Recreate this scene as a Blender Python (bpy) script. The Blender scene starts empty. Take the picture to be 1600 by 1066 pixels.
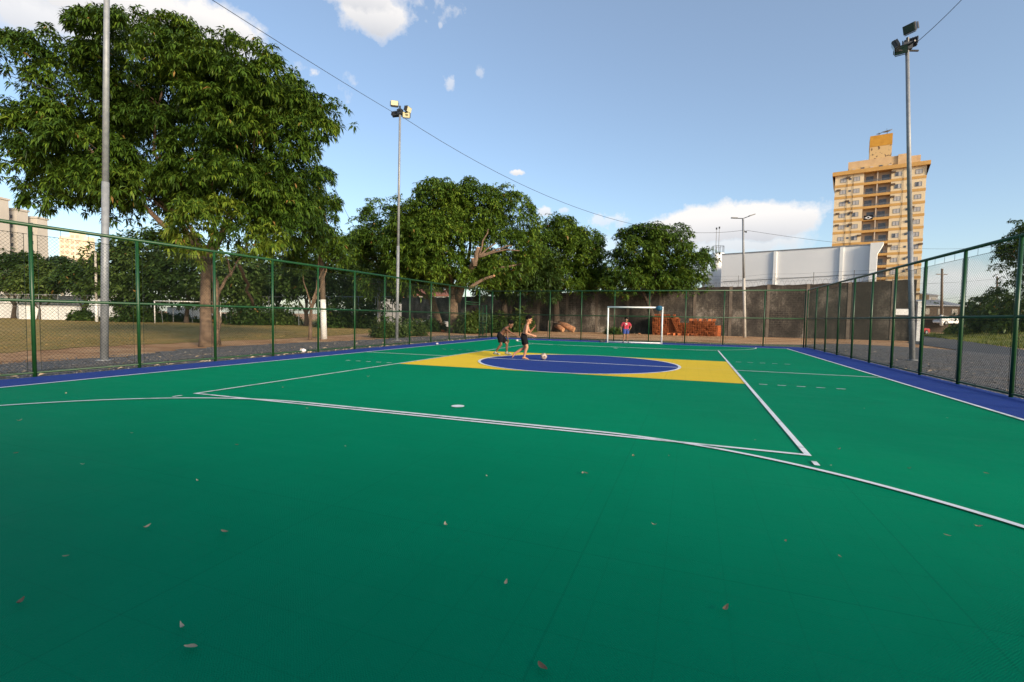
import bpy, math, random
import numpy as np
from mathutils import Vector, Matrix
random.seed(7)
RNG = np.random.default_rng(11)
sc = bpy.context.scene
COL = sc.collection
rad = math.radians

# ------------------------------------------------------------------ camera
FPX = 751.39
CAM = np.array([3.3019, -14.6384, 1.3799])
R_ = np.array([0.93655608, 0.35011118, 0.01687816])
U_ = np.array([-0.03325819, 0.04082535, 0.99861263])
F_ = np.array([-0.34893639, 0.93581807, -0.04987929])
cam = bpy.data.cameras.new('camera')
cam.sensor_fit = 'HORIZONTAL'; cam.sensor_width = 36.0
cam.lens = FPX / 1600 * 36.0
cam.clip_start = 0.05; cam.clip_end = 6000
co = bpy.data.objects.new('camera', cam); COL.objects.link(co)
co.matrix_world = Matrix(((R_[0], U_[0], -F_[0], CAM[0]), (R_[1], U_[1], -F_[1], CAM[1]), (R_[2], U_[2], -F_[2], CAM[2]), (0, 0, 0, 1)))
sc.camera = co

def ray(px, py):
    return F_ + R_ * ((px - 800) / FPX) + U_ * ((533 - py) / FPX)
def at(px, py, depth):            # survey point of the photo -> world point at that depth
    return CAM + ray(px, py) * depth
def gnd(px, py, z=0.0):
    d = ray(px, py); return CAM + d * ((z - CAM[2]) / d[2])
def aty(px, py, y):
    d = ray(px, py); return CAM + d * ((y - CAM[1]) / d[1])
def depth_of(p):
    return float((np.array(p) - CAM) @ F_)

# ------------------------------------------------------------------ helpers
def tag(o, label=None, cat=None, group=None, kind=None):
    if label: o['label'] = label
    if cat: o['category'] = cat
    if group: o['group'] = group
    if kind: o['kind'] = kind
    return o
def empty(name, loc=(0, 0, 0), rz=0.0, label=None, cat=None, group=None):
    o = bpy.data.objects.new(name, None); COL.objects.link(o)
    o.empty_display_size = 0.2
    o.location = tuple(float(c) for c in loc); o.rotation_euler = (0, 0, rz)
    return tag(o, label, cat, group)
def children(o):
    return [c for c in bpy.data.objects if c.parent == o]
def copy_tree(o, parent=None):
    c = o.copy(); COL.objects.link(c)
    if parent is not None: c.parent = parent
    for ch in list(o.children):
        copy_tree(ch, c)
    return c

class MB:
    def __init__(s):
        s.v = []; s.f = []; s.m = []
    def add(s, vs, fs, mi=0):
        b = len(s.v); s.v += [tuple(float(c) for c in q) for q in vs]
        for q in fs:
            s.f.append(tuple(b + i for i in q)); s.m.append(mi)
    def box(s, x0, x1, y0, y1, z0, z1, mi=0):
        s.add([(x0, y0, z0), (x1, y0, z0), (x1, y1, z0), (x0, y1, z0), (x0, y0, z1), (x1, y0, z1), (x1, y1, z1), (x0, y1, z1)],
              [(0, 3, 2, 1), (4, 5, 6, 7), (0, 1, 5, 4), (1, 2, 6, 5), (2, 3, 7, 6), (3, 0, 4, 7)], mi)
    def obox(s, c, ax, ay, az, mi=0):   # oriented box: centre + three half-axis vectors
        c, ax, ay, az = [np.array(q, float) for q in (c, ax, ay, az)]
        vs = [c + i * ax + j * ay + k * az for k in (-1, 1) for (i, j) in ((-1, -1), (1, -1), (1, 1), (-1, 1))]
        s.add(vs, [(0, 3, 2, 1), (4, 5, 6, 7), (0, 1, 5, 4), (1, 2, 6, 5), (2, 3, 7, 6), (3, 0, 4, 7)], mi)
    def tube(s, pts, rs, n=8, mi=0, caps=True):
        pts = [np.array(q, float) for q in pts]
        if not hasattr(rs, '__len__'): rs = [rs] * len(pts)
        vs = []; prev = None
        for i, q in enumerate(pts):
            a = pts[max(i - 1, 0)]; b = pts[min(i + 1, len(pts) - 1)]
            t = b - a; t = t / (np.linalg.norm(t) + 1e-9)
            if prev is None:
                h = np.array([0, 0, 1.0]) if abs(t[2]) < .9 else np.array([1.0, 0, 0])
                e1 = np.cross(t, h)
            else:
                e1 = prev - t * (prev @ t)
            e1 = e1 / (np.linalg.norm(e1) + 1e-9); prev = e1
            e2 = np.cross(t, e1)
            for k in range(n):
                a_ = 2 * math.pi * k / n
                vs.append(q + rs[i] * (math.cos(a_) * e1 + math.sin(a_) * e2))
        fs = []
        for i in range(len(pts) - 1):
            for k in range(n):
                k2 = (k + 1) % n
                fs.append((i * n + k, i * n + k2, (i + 1) * n + k2, (i + 1) * n + k))
        if caps:
            fs.append(tuple(range(n - 1, -1, -1))); L = (len(pts) - 1) * n
            fs.append(tuple(L + k for k in range(n)))
        s.add(vs, fs, mi)
    def capsule(s, p0, p1, r0, r1, n=10, mi=0):
        p0 = np.array(p0, float); p1 = np.array(p1, float)
        t = p1 - p0; L = np.linalg.norm(t)
        t = t / L if L > 1e-6 else np.array([0, 0, 1.0])
        pts = []; rs = []
        for a in (-80, -50, -20): pts.append(p0 + t * r0 * math.sin(rad(a))); rs.append(r0 * math.cos(rad(a)))
        for k in (0.0, 0.5, 1.0): pts.append(p0 + (p1 - p0) * k); rs.append(r0 + (r1 - r0) * k)
        for a in (20, 50, 80): pts.append(p1 + t * r1 * math.sin(rad(a))); rs.append(r1 * math.cos(rad(a)))
        s.tube(pts, rs, n, mi)
    def ellipsoid(s, c, r, n=12, m=8, mi=0):
        vs = []; fs = []
        for i in range(m + 1):
            th = math.pi * i / m
            for k in range(n):
                a = 2 * math.pi * k / n
                vs.append((c[0] + r[0] * math.sin(th) * math.cos(a), c[1] + r[1] * math.sin(th) * math.sin(a), c[2] + r[2] * math.cos(th)))
        for i in range(m):
            for k in range(n):
                k2 = (k + 1) % n
                if i == 0: fs.append((k, n + k, n + k2))
                elif i == m - 1: fs.append((i * n + k, (i + 1) * n + k, i * n + k2))
                else: fs.append((i * n + k, (i + 1) * n + k, (i + 1) * n + k2, i * n + k2))
        s.add(vs, fs, mi)
    def mesh(s, name, mats, smooth=False):
        me = bpy.data.meshes.new(name)
        me.from_pydata(s.v, [], s.f); me.validate()
        for m in (mats if isinstance(mats, (list, tuple)) else [mats]): me.materials.append(m)
        if len(s.m) == len(me.polygons) and any(s.m):
            me.polygons.foreach_set('material_index', s.m)
        if smooth: me.polygons.foreach_set('use_smooth', [True] * len(me.polygons))
        me.update(); return me
    def build(s, name, mats, parent=None, smooth=False, bevel=0):
        o = bpy.data.objects.new(name, s.mesh(name, mats, smooth)); COL.objects.link(o)
        if parent is not None: o.parent = parent
        if bevel:
            b = o.modifiers.new('bevel', 'BEVEL'); b.width = bevel; b.segments = 2; b.limit_method = 'ANGLE'
        return o
def instance(name, me, loc=(0, 0, 0), rz=0.0, parent=None):
    o = bpy.data.objects.new(name, me); COL.objects.link(o)
    o.location = tuple(float(c) for c in loc); o.rotation_euler = (0, 0, rz)
    if parent is not None: o.parent = parent
    return o
def np_mesh(name, V, Fq, mat, attr=None, smooth=False):
    """fast mesh from arrays: V (n,3), Fq (m,k)"""
    me = bpy.data.meshes.new(name)
    V = np.ascontiguousarray(V, np.float32); Fq = np.ascontiguousarray(Fq, np.int32)
    me.vertices.add(len(V)); me.vertices.foreach_set('co', V.ravel())
    k = Fq.shape[1]
    me.loops.add(Fq.size); me.loops.foreach_set('vertex_index', Fq.ravel())
    me.polygons.add(len(Fq)); me.polygons.foreach_set('loop_start', np.arange(0, Fq.size, k, dtype=np.int32))
    me.polygons.foreach_set('loop_total', np.full(len(Fq), k, np.int32))
    if smooth: me.polygons.foreach_set('use_smooth', [True] * len(Fq))
    if attr is not None:
        a = me.attributes.new('tone', 'FLOAT', 'POINT'); a.data.foreach_set('value', np.ascontiguousarray(attr, np.float32))
    me.materials.append(mat); me.update(calc_edges=True); return me

# ------------------------------------------------------------------ materials
def srgb(r, g, b):
    f = lambda c: (c / 255 / 12.92) if c / 255 <= .04045 else ((c / 255 + .055) / 1.055) ** 2.4
    return (f(r), f(g), f(b), 1)
class NT:
    def __init__(s, m): s.t = m.node_tree; s.n = s.t.nodes
    def node(s, typ, **kw):
        x = s.n.new(typ)
        for k, v in kw.items(): setattr(x, k, v)
        return x
    def link(s, a, b): s.t.links.new(a, b)
    def math(s, op, a, b=None, clamp=False):
        x = s.n.new('ShaderNodeMath'); x.operation = op; x.use_clamp = clamp
        for i, q in enumerate((a, b)):
            if q is None: continue
            if isinstance(q, (int, float)): x.inputs[i].default_value = q
            else: s.link(q, x.inputs[i])
        return x.outputs[0]
    def mix(s, fac, a, b, typ='MIX'):
        x = s.n.new('ShaderNodeMix'); x.data_type = 'RGBA'; x.blend_type = typ
        for sock, q in ((x.inputs[0], fac), (x.inputs[6], a), (x.inputs[7], b)):
            if isinstance(q, (int, float)): sock.default_value = q
            elif isinstance(q, tuple): sock.default_value = q
            else: s.link(q, sock)
        return x.outputs[2]
    def noise(s, vec, scale, detail=4, rough=.55):
        x = s.n.new('ShaderNodeTexNoise'); x.inputs['Scale'].default_value = scale
        x.inputs['Detail'].default_value = detail; x.inputs['Roughness'].default_value = rough
        if vec is not None: s.link(vec, x.inputs['Vector'])
        return x.outputs['Fac']
    def ramp(s, fac, stops):
        x = s.n.new('ShaderNodeValToRGB'); e = x.color_ramp.elements
        while len(e) > 1: e.remove(e[-1])
        e[0].position = stops[0][0]; e[0].color = stops[0][1]
        for p_, c in stops[1:]:
            q = e.new(p_); q.color = c
        s.link(fac, x.inputs[0]); return x.outputs[0]
def new_mat(name):
    m = bpy.data.materials.new(name); m.use_nodes = True
    nt = NT(m); b = nt.n['Principled BSDF']; return m, nt, b
def coords(nt, kind='Object'):
    return nt.node('ShaderNodeTexCoord').outputs[kind]
def mapping(nt, vec, scale):
    x = nt.node('ShaderNodeMapping'); x.inputs['Scale'].default_value = scale; nt.link(vec, x.inputs['Vector']); return x.outputs[0]
def bump(nt, b, h, strength, dist):
    x = nt.node('ShaderNodeBump'); x.inputs['Strength'].default_value = strength; x.inputs['Distance'].default_value = dist
    nt.link(h, x.inputs['Height']); nt.link(x.outputs[0], b.inputs['Normal'])
def mat(name, c1, c2=None, scale=3.0, rough=.6, metal=0.0, bmp=0.0, bscale=40, bdist=.01, spec=.5, detail=5, contrast=(.35, .65), coat=0):
    m, nt, b = new_mat(name)
    b.inputs['Roughness'].default_value = rough; b.inputs['Metallic'].default_value = metal
    b.inputs['Specular IOR Level'].default_value = spec
    if coat: b.inputs['Coat Weight'].default_value = coat
    oc = coords(nt)
    if c2 is None: b.inputs['Base Color'].default_value = c1
    else:
        n = nt.noise(oc, scale, detail)
        nt.link(nt.ramp(n, [(contrast[0], c1), (contrast[1], c2)]), b.inputs['Base Color'])
    if bmp: bump(nt, b, nt.noise(oc, bscale, 4), bmp, bdist)
    return m
L = lambda r, g, b: (r, g, b, 1)

def court_mat(name, c, dark):
    m, nt, b = new_mat(name)
    oc = coords(nt)
    sx = nt.node('ShaderNodeSeparateXYZ'); nt.link(oc, sx.inputs[0])
    # interlocking plastic tile: 13 mm lattice of nubs, 0.3 m tile seams
    k = 2 * math.pi / .015
    wob = nt.node('ShaderNodeTexNoise'); wob.inputs['Scale'].default_value = 60; wob.inputs['Detail'].default_value = 2; nt.link(oc, wob.inputs['Vector'])
    ws = nt.node('ShaderNodeSeparateColor'); nt.link(wob.outputs['Color'], ws.inputs[0])
    lx = nt.math('ADD', sx.outputs[0], nt.math('MULTIPLY', ws.outputs[0], .020)); ly = nt.math('ADD', sx.outputs[1], nt.math('MULTIPLY', ws.outputs[1], .020))
    h = nt.math('MULTIPLY', nt.math('SINE', nt.math('MULTIPLY', lx, k)), nt.math('SINE', nt.math('MULTIPLY', ly, k)))
    def seam(o):
        fr = nt.math('FRACT', nt.math('MULTIPLY', o, 1 / .305))
        return nt.math('LESS_THAN', nt.math('ABSOLUTE', nt.math('SUBTRACT', fr, .5)), .012)
    sm = nt.math('MAXIMUM', seam(sx.outputs[0]), seam(sx.outputs[1]))
    # per tile tone
    wn = nt.node('ShaderNodeTexWhiteNoise', noise_dimensions='3D')
    sn = nt.node('ShaderNodeVectorMath', operation='SNAP'); sn.inputs[1].default_value = (.305, .305, 10)
    nt.link(oc, sn.inputs[0]); nt.link(sn.outputs[0], wn.inputs[0])
    big = nt.noise(oc, .35, 5, .6)
    dust = nt.noise(mapping(nt, oc, (.8, 3.2, 1)), 1.1, 6, .68)
    spot = nt.noise(oc, 9.0, 3, .6)
    col = nt.mix(nt.math('MULTIPLY', nt.math('SUBTRACT', big, .3), .9, True), c, dark)
    col = nt.mix(nt.math('MULTIPLY', wn.outputs[0], .16), col, dark)
    dm = nt.math('MULTIPLY', nt.math('SUBTRACT', dust, .56), 1.5, True)
    dm = nt.math('MULTIPLY', dm, spot)
    col = nt.mix(nt.math('MULTIPLY', dm, .65, True), col, (.04, .26, .15, 1))
    grime = nt.math('MULTIPLY', nt.math('SUBTRACT', nt.noise(oc, .9, 6, .7), .55), 1.6, True)
    col = nt.mix(nt.math('MULTIPLY', grime, .30, True), col, (.006, .070, .035, 1))
    scuff = nt.math('MULTIPLY', nt.math('SUBTRACT', nt.noise(mapping(nt, oc, (1.3, 9, 1)), 2.3, 5, .75), .62), 3.0, True)
    col = nt.mix(nt.math('MULTIPLY', nt.math('MULTIPLY', scuff, big), 1.0, True), col, (.03, .34, .20, 1))
    stain = nt.math('MULTIPLY', nt.math('SUBTRACT', nt.noise(oc, 2.6, 3, .5), .66), 9, True)
    col = nt.mix(nt.math('MULTIPLY', stain, .35), col, dark)
    def seam2(o):
        fr = nt.math('FRACT', nt.math('MULTIPLY', o, 1 / 1.83)); return nt.math('LESS_THAN', nt.math('ABSOLUTE', nt.math('SUBTRACT', fr, .5)), .0035)
    col = nt.mix(nt.math('MULTIPLY', nt.math('MAXIMUM', seam2(sx.outputs[0]), seam2(sx.outputs[1])), .14), col, (.002, .03, .02, 1))
    col = nt.mix(nt.math('MULTIPLY', sm, .09), col, (.004, .03, .02, 1))
    nt.link(col, b.inputs['Base Color'])
    nt.link(nt.math('ADD', .50, nt.math('MULTIPLY', dust, .25)), b.inputs['Roughness'])
    b.inputs['Specular IOR Level'].default_value = .02
    hh = nt.math('SUBTRACT', nt.math('ADD', h, nt.math('MULTIPLY', spot, .8)), nt.math('MULTIPLY', sm, 1.2))
    bump(nt, b, hh, .45, .0022)
    return m
M = {}
M['court_green'] = court_mat('court_green', L(.0, .255, .118), L(.0, .195, .084))
M['court_blue'] = court_mat('court_blue', L(.034, .070, .28), L(.028, .052, .21))
M['court_yellow'] = court_mat('court_yellow', L(.88, .60, .05), L(.80, .53, .045))
M['line_white'] = mat('line_white', L(.50, .58, .55), L(.82, .83, .82), 3.5, .6, bmp=.25, bscale=200, bdist=.002, detail=9, contrast=(.36, .46))
M['fence_green'] = mat('fence_green', L(.005, .042, .009), L(.008, .058, .014), 4, .42, bmp=.1, bscale=60)
M['wire'] = mat('wire', L(.016, .026, .022), rough=.8, spec=.1)
M['galv'] = mat('galv', L(.27, .28, .29), L(.20, .21, .225), 6, .55, metal=.2, bmp=.05)
M['dark_metal'] = mat('dark_metal', L(.03, .032, .036), rough=.45)
M['lamp_face'] = mat('lamp_face', L(.62, .56, .36), L(.5, .44, .26), 30, .15)
M['lamp_glass'] = mat('lamp_glass', L(.05, .07, .06), rough=.12)
M['cable'] = mat('cable', L(.02, .02, .022), rough=.7)
M['goal_white'] = mat('goal_white', L(.80, .80, .79), L(.70, .70, .68), 5, .35)
M['old_white'] = mat('old_white', L(.78, .76, .72), L(.58, .54, .48), 3, .7)
def soil_mat(name, stops, s1, s2, bm=.7, s3=24):
    m, nt, b = new_mat(name); oc = coords(nt)
    f = nt.math('ADD', nt.math('MULTIPLY', nt.noise(oc, s1, 6, .62), .6), nt.math('MULTIPLY', nt.noise(oc, s2, 5, .7), .4))
    nt.link(nt.ramp(f, stops), b.inputs['Base Color']); b.inputs['Roughness'].default_value = .95
    b.inputs['Specular IOR Level'].default_value = .15
    bump(nt, b, nt.noise(oc, s3, 6, .7), bm, .05); return m
M['soil'] = soil_mat('soil', [(.36, L(.22, .115, .055)), (.47, L(.43, .24, .12)), (.56, L(.56, .35, .19)), (.66, L(.30, .19, .10))], .35, 3.0)
M['field'] = soil_mat('field', [(.38, L(.22, .175, .05)), (.46, L(.36, .235, .08)), (.53, L(.22, .18, .05)), (.62, L(.48, .30, .12))], .16, 1.6)
M['gravel'] = None
m, nt, b = new_mat('gravel'); oc = coords(nt)
vo = nt.node('ShaderNodeTexVoronoi'); vo.inputs['Scale'].default_value = 22; nt.link(oc, vo.inputs['Vector'])
sp = nt.node('ShaderNodeSeparateColor'); nt.link(vo.outputs['Color'], sp.inputs[0])
cc = nt.ramp(sp.outputs[0], [(0, L(.045, .046, .05)), (.5, L(.10, .10, .105)), (.85, L(.17, .165, .16)), (1, L(.26, .24, .22))])
cc = nt.mix(nt.math('MULTIPLY', nt.math('SUBTRACT', nt.noise(oc, .8, 5), .5), 2.2, True), cc, L(.2, .14, .09))
nt.link(cc, b.inputs['Base Color']); b.inputs['Roughness'].default_value = .9
bump(nt, b, vo.outputs['Distance'], 1.0, .04); M['gravel'] = m
M['asphalt'] = mat('asphalt', L(.045, .046, .05), L(.075, .075, .078), 1.5, .85, bmp=.4, bscale=60, bdist=.02)
M['stone'] = mat('stone', L(.07, .07, .075), L(.18, .17, .165), 8, .9)
M['white_wall'] = mat('white_wall', L(.66, .65, .63), L(.56, .55, .53), .5, .8, bmp=.1, bscale=8)
M['store_wall'] = mat('store_wall', L(.80, .79, .78), L(.74, .735, .73), .35, .75, bmp=.05, bscale=6)
M['store_bright'] = mat('store_bright', L(.86, .84, .80), L(.80, .78, .74), .8, .7)
M['plaster_beige'] = mat('plaster_beige', L(.46, .425, .375), L(.40, .37, .325), .2, .8)
M['plaster_pale'] = mat('plaster_pale', L(.80, .70, .52), L(.72, .60, .43), .2, .8)
M['tower_cream'] = mat('tower_cream', L(.74, .59, .38), L(.68, .53, .33), .25, .8)
M['tower_orange'] = mat('tower_orange', L(.58, .33, .10), L(.52, .285, .08), .6, .75)
M['tower_roofwall'] = mat('tower_roofwall', L(.66, .45, .24), L(.55, .36, .19), .6, .85)
M['peeling'] = mat('peeling', L(.62, .42, .2), L(.16, .1, .06), 1.3, .9, contrast=(.56, .62))
M['recess'] = mat('recess', L(.56, .44, .33), L(.48, .37, .27), .5, .8)
M['glass_dark'] = mat('glass_dark', L(.06, .065, .075), L(.15, .155, .17), 2, .15)
M['shutter'] = mat('shutter', L(.50, .47, .44), L(.40, .37, .35), 2, .5)
M['ac_dark'] = mat('ac_dark', L(.09, .06, .04), L(.14, .09, .05), 3, .7)
M['tile_red'] = mat('tile_red', L(.28, .10, .06), L(.20, .075, .05), 2, .85, bmp=.5, bscale=12, bdist=.05)
M['roof_gray'] = mat('roof_gray', L(.24, .25, .27), L(.17, .18, .2), 1, .7)
M['orange_wall'] = mat('orange_wall', L(.66, .30, .12), L(.56, .25, .1), 1, .85)
M['bark'] = mat('bark', L(.085, .055, .036), L(.19, .125, .08), 5, .95, bmp=1, bscale=14, bdist=.06)
M['bark_dark'] = mat('bark_dark', L(.04, .028, .02), L(.08, .055, .038), 5, .95, bmp=1, bscale=10, bdist=.06)
M['cut_wood'] = mat('cut_wood', L(.50, .26, .13), L(.38, .2, .1), 6, .85)
M['wood_pole'] = mat('wood_pole', L(.19, .14, .10), L(.12, .088, .065), 4, .9, bmp=.4, bscale=18)
M['whitewash'] = mat('whitewash', L(.74, .74, .72), L(.58, .57, .54), 4, .8)
M['conc_pole'] = mat('conc_pole', L(.46, .42, .37), L(.36, .33, .29), 3, .85)
M['brick'] = mat('brick', L(.50, .145, .040), L(.34, .085, .025), 5, .85, bmp=.3, bscale=30)
M['brick_core'] = mat('brick_core', L(.22, .055, .018), L(.16, .04, .014), 5, .9)
M['log_bark'] = mat('log_bark', L(.36, .17, .085), L(.22, .105, .055), 5, .9, bmp=.6, bscale=14, bdist=.03)
# old rendered masonry wall: grey-brown with black mould from the top, pale patches, block courses
m, nt, b = new_mat('old_wall'); oc = coords(nt)
sx = nt.node('ShaderNodeSeparateXYZ'); nt.link(oc, sx.inputs[0])
n1 = nt.noise(mapping(nt, oc, (1, 1, .7)), .45, 7, .68)
col = nt.ramp(n1, [(.36, L(.012, .0105, .0095)), (.46, L(.044, .038, .034)), (.54, L(.085, .074, .065)), (.64, L(.27, .245, .22))])
strk = nt.noise(mapping(nt, oc, (1.1, 1, .12)), 1.6, 6, .7)
col = nt.mix(nt.math('MULTIPLY', nt.math('SUBTRACT', strk, .5), 3.2, True), col, L(.035, .027, .022))
top = nt.math('ADD', nt.math('MULTIPLY', nt.math('SUBTRACT', sx.outputs[2], 4.0), 1.6), nt.math('MULTIPLY', nt.math('SUBTRACT', nt.noise(oc, .8, 5), .5), 3.0), True)
col = nt.mix(nt.math('MULTIPLY', top, .85), col, L(.022, .016, .014))
bk = nt.node('ShaderNodeTexBrick'); bk.inputs['Scale'].default_value = 1.0; bk.inputs['Brick Width'].default_value = .4; bk.inputs['Row Height'].default_value = .2
bk.inputs['Mortar Size'].default_value = .012
cb = nt.node('ShaderNodeCombineXYZ'); nt.link(sx.outputs[0], cb.inputs[0]); nt.link(sx.outputs[2], cb.inputs[1]); nt.link(cb.outputs[0], bk.inputs['Vector'])
pf = nt.math('MULTIPLY', nt.math('SUBTRACT', nt.noise(oc, .3, 4), .48), 6, True)
mort = nt.math('MULTIPLY', bk.outputs['Fac'], pf)
col = nt.mix(nt.math('MULTIPLY', mort, .5), col, L(.25, .22, .19))
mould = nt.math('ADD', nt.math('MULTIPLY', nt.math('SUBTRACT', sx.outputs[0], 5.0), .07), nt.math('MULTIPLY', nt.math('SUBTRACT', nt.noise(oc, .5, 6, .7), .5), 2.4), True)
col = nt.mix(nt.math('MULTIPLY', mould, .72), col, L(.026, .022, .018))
fine = nt.noise(oc, 7, 6, .8)
col = nt.mix(.8, col, nt.ramp(fine, [(.3, L(.03, .025, .02)), (.7, L(.85, .8, .72))]), 'OVERLAY')
nt.link(col, b.inputs['Base Color']); b.inputs['Roughness'].default_value = .95
bump(nt, b, nt.math('ADD', nt.noise(oc, 9, 6, .7), nt.math('MULTIPLY', mort, -.6)), .8, .05); M['old_wall'] = m
def leaf_mat(name, dark, midc, light, trans=.20, rough=.55):
    m, nt, b = new_mat(name)
    a = nt.node('ShaderNodeAttribute', attribute_name='tone')
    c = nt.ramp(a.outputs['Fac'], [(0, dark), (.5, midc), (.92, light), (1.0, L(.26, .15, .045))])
    nt.link(c, b.inputs['Base Color']); b.inputs['Roughness'].default_value = rough
    b.inputs['Specular IOR Level'].default_value = .25
    tr = nt.node('ShaderNodeBsdfTranslucent')
    nt.link(nt.mix(.6, c, L(.16, .20, .02)), tr.inputs[0])
    mx = nt.node('ShaderNodeMixShader'); mx.inputs[0].default_value = trans
    nt.link(b.outputs[0], mx.inputs[1]); nt.link(tr.outputs[0], mx.inputs[2])
    nt.link(mx.outputs[0], nt.n['Material Output'].inputs[0]); return m
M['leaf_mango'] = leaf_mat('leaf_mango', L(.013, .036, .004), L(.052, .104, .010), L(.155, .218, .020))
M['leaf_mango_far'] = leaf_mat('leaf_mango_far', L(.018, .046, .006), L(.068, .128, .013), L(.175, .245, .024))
M['leaf_dark'] = leaf_mat('leaf_dark', L(.015, .032, .007), L(.034, .068, .011), L(.085, .130, .020))
M['leaf_bush'] = leaf_mat('leaf_bush', L(.028, .055, .010), L(.065, .105, .020), L(.15, .19, .05))
M['leaf_lime'] = leaf_mat('leaf_lime', L(.07, .12, .01), L(.13, .19, .015), L(.22, .27, .03))
M['grass'] = leaf_mat('grass', L(.09, .07, .02), L(.20, .135, .05), L(.32, .21, .09), .2)
M['grass_green'] = leaf_mat('grass_green', L(.06, .09, .012), L(.13, .15, .02), L(.24, .22, .05), .25)
M['dry_leaf'] = mat('dry_leaf', L(.62, .52, .37), L(.44, .30, .17), 9, .8)
m, nt, b = new_mat('fallen_leaf')
oi = nt.node('ShaderNodeObjectInfo')
c_ = nt.ramp(oi.outputs['Random'], [(0, L(.66, .56, .40)), (.3, L(.52, .38, .22)), (.55, L(.30, .16, .075)), (.8, L(.60, .50, .30)), (1, L(.20, .11, .06))])
nt.link(nt.mix(nt.math('MULTIPLY', nt.noise(coords(nt), 60, 4), .6), c_, L(.22, .13, .07)), b.inputs['Base Color']); b.inputs['Roughness'].default_value = .8
M['fallen_leaf'] = m
M['skin_brown'] = mat('skin_brown', L(.145, .062, .032), L(.175, .078, .042), 6, .5)
M['skin_tan'] = mat('skin_tan', L(.40, .185, .10), L(.45, .215, .12), 6, .5)
M['skin_mid'] = mat('skin_mid', L(.26, .12, .065), L(.30, .14, .08), 6, .5)
M['hair'] = mat('hair', L(.007, .006, .006), rough=.8, spec=.08, bmp=.8, bscale=90, bdist=.01)
M['black_cloth'] = mat('black_cloth', L(.008, .008, .010), L(.013, .013, .015), 8, .95, spec=.08, bmp=.3, bscale=14, bdist=.02)
M['red_cloth'] = mat('red_cloth', L(.42, .030, .055), L(.34, .022, .045), 6, .85, bmp=.3, bscale=12, bdist=.02)
M['blue_cloth'] = mat('blue_cloth', L(.03, .06, .26), L(.025, .05, .2), 6, .85)
M['teal_cloth'] = mat('teal_cloth', L(.01, .11, .19), L(.008, .07, .13), 9, .7, bmp=.6, bscale=20, bdist=.03)
M['white_cloth'] = mat('white_cloth', L(.72, .70, .68), rough=.8)
M['shoe_black'] = mat('shoe_black', L(.02, .02, .022), rough=.5)
M['shoe_grey'] = mat('shoe_grey', L(.36, .38, .30), L(.08, .085, .08), 25, .6, contrast=(.45, .55))
M['ball_worn'] = mat('ball_worn', L(.55, .42, .34), L(.34, .26, .22), 9, .75, bmp=.2, bscale=40)
M['ball_panel'] = mat('ball_panel', L(.18, .13, .12), L(.1, .075, .07), 9, .8)
M['eye'] = mat('eye', L(.015, .012, .01), rough=.2)
M['car_white'] = mat('car_white', L(.78, .78, .78), rough=.3, coat=.4)
M['car_red'] = mat('car_red', L(.4, .03, .025), rough=.3, coat=.4)
M['rubber'] = mat('rubber', L(.02, .02, .02), rough=.9)
M['plastic_white'] = mat('plastic_white', L(.75, .74, .74), L(.6, .5, .5), 14, .4)

# ------------------------------------------------------------------ light and sky
SUN_AZ, SUN_EL = rad(122), rad(17)
sun_dir = np.array([math.sin(SUN_AZ) * math.cos(SUN_EL), math.cos(SUN_AZ) * math.cos(SUN_EL), math.sin(SUN_EL)])
sl = bpy.data.lights.new('sun', 'SUN'); sl.energy = 2.6; sl.angle = rad(14); sl.color = (1.0, .84, .63)
so = bpy.data.objects.new('sun', sl); COL.objects.link(so)
so.rotation_euler = Vector(-sun_dir).to_track_quat('-Z', 'Y').to_euler()
w = bpy.data.worlds.new('World'); sc.world = w; w.use_nodes = True
wt = NT(w); wt.n.clear()
bg = wt.node('ShaderNodeBackground'); out = wt.node('ShaderNodeOutputWorld'); wt.link(bg.outputs[0], out.inputs[0])
sky = wt.node('ShaderNodeTexSky'); sky.sky_type = 'NISHITA'; sky.sun_disc = False
sky.sun_elevation = SUN_EL; sky.sun_rotation = SUN_AZ; sky.altitude = 200; sky.air_density = 1.0; sky.dust_density = 1.2; sky.ozone_density = 2.2
bg.inputs[1].default_value = .11
dirv = wt.node('ShaderNodeTexCoord').outputs['Generated']
def dot(vec):
    x = wt.node('ShaderNodeVectorMath', operation='DOT_PRODUCT'); wt.link(dirv, x.inputs[0]); x.inputs[1].default_value = tuple(float(c) for c in vec); return x.outputs['Value']
nz = wt.noise(dirv, 9, 9, .62); nz2 = wt.noise(dirv, 26, 7, .6); nz3 = wt.noise(dirv, 70, 6, .62)
nzc = wt.math('ADD', wt.math('MULTIPLY', wt.math('SUBTRACT', nz, .5), 2.6), wt.math('MULTIPLY', wt.math('SUBTRACT', nz2, .5), .9))
nzs = wt.math('ADD', wt.math('MULTIPLY', wt.math('SUBTRACT', nz2, .5), 2.6), wt.math('MULTIPLY', wt.math('SUBTRACT', nz3, .5), 2.4)); cl = None; shade = None
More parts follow.
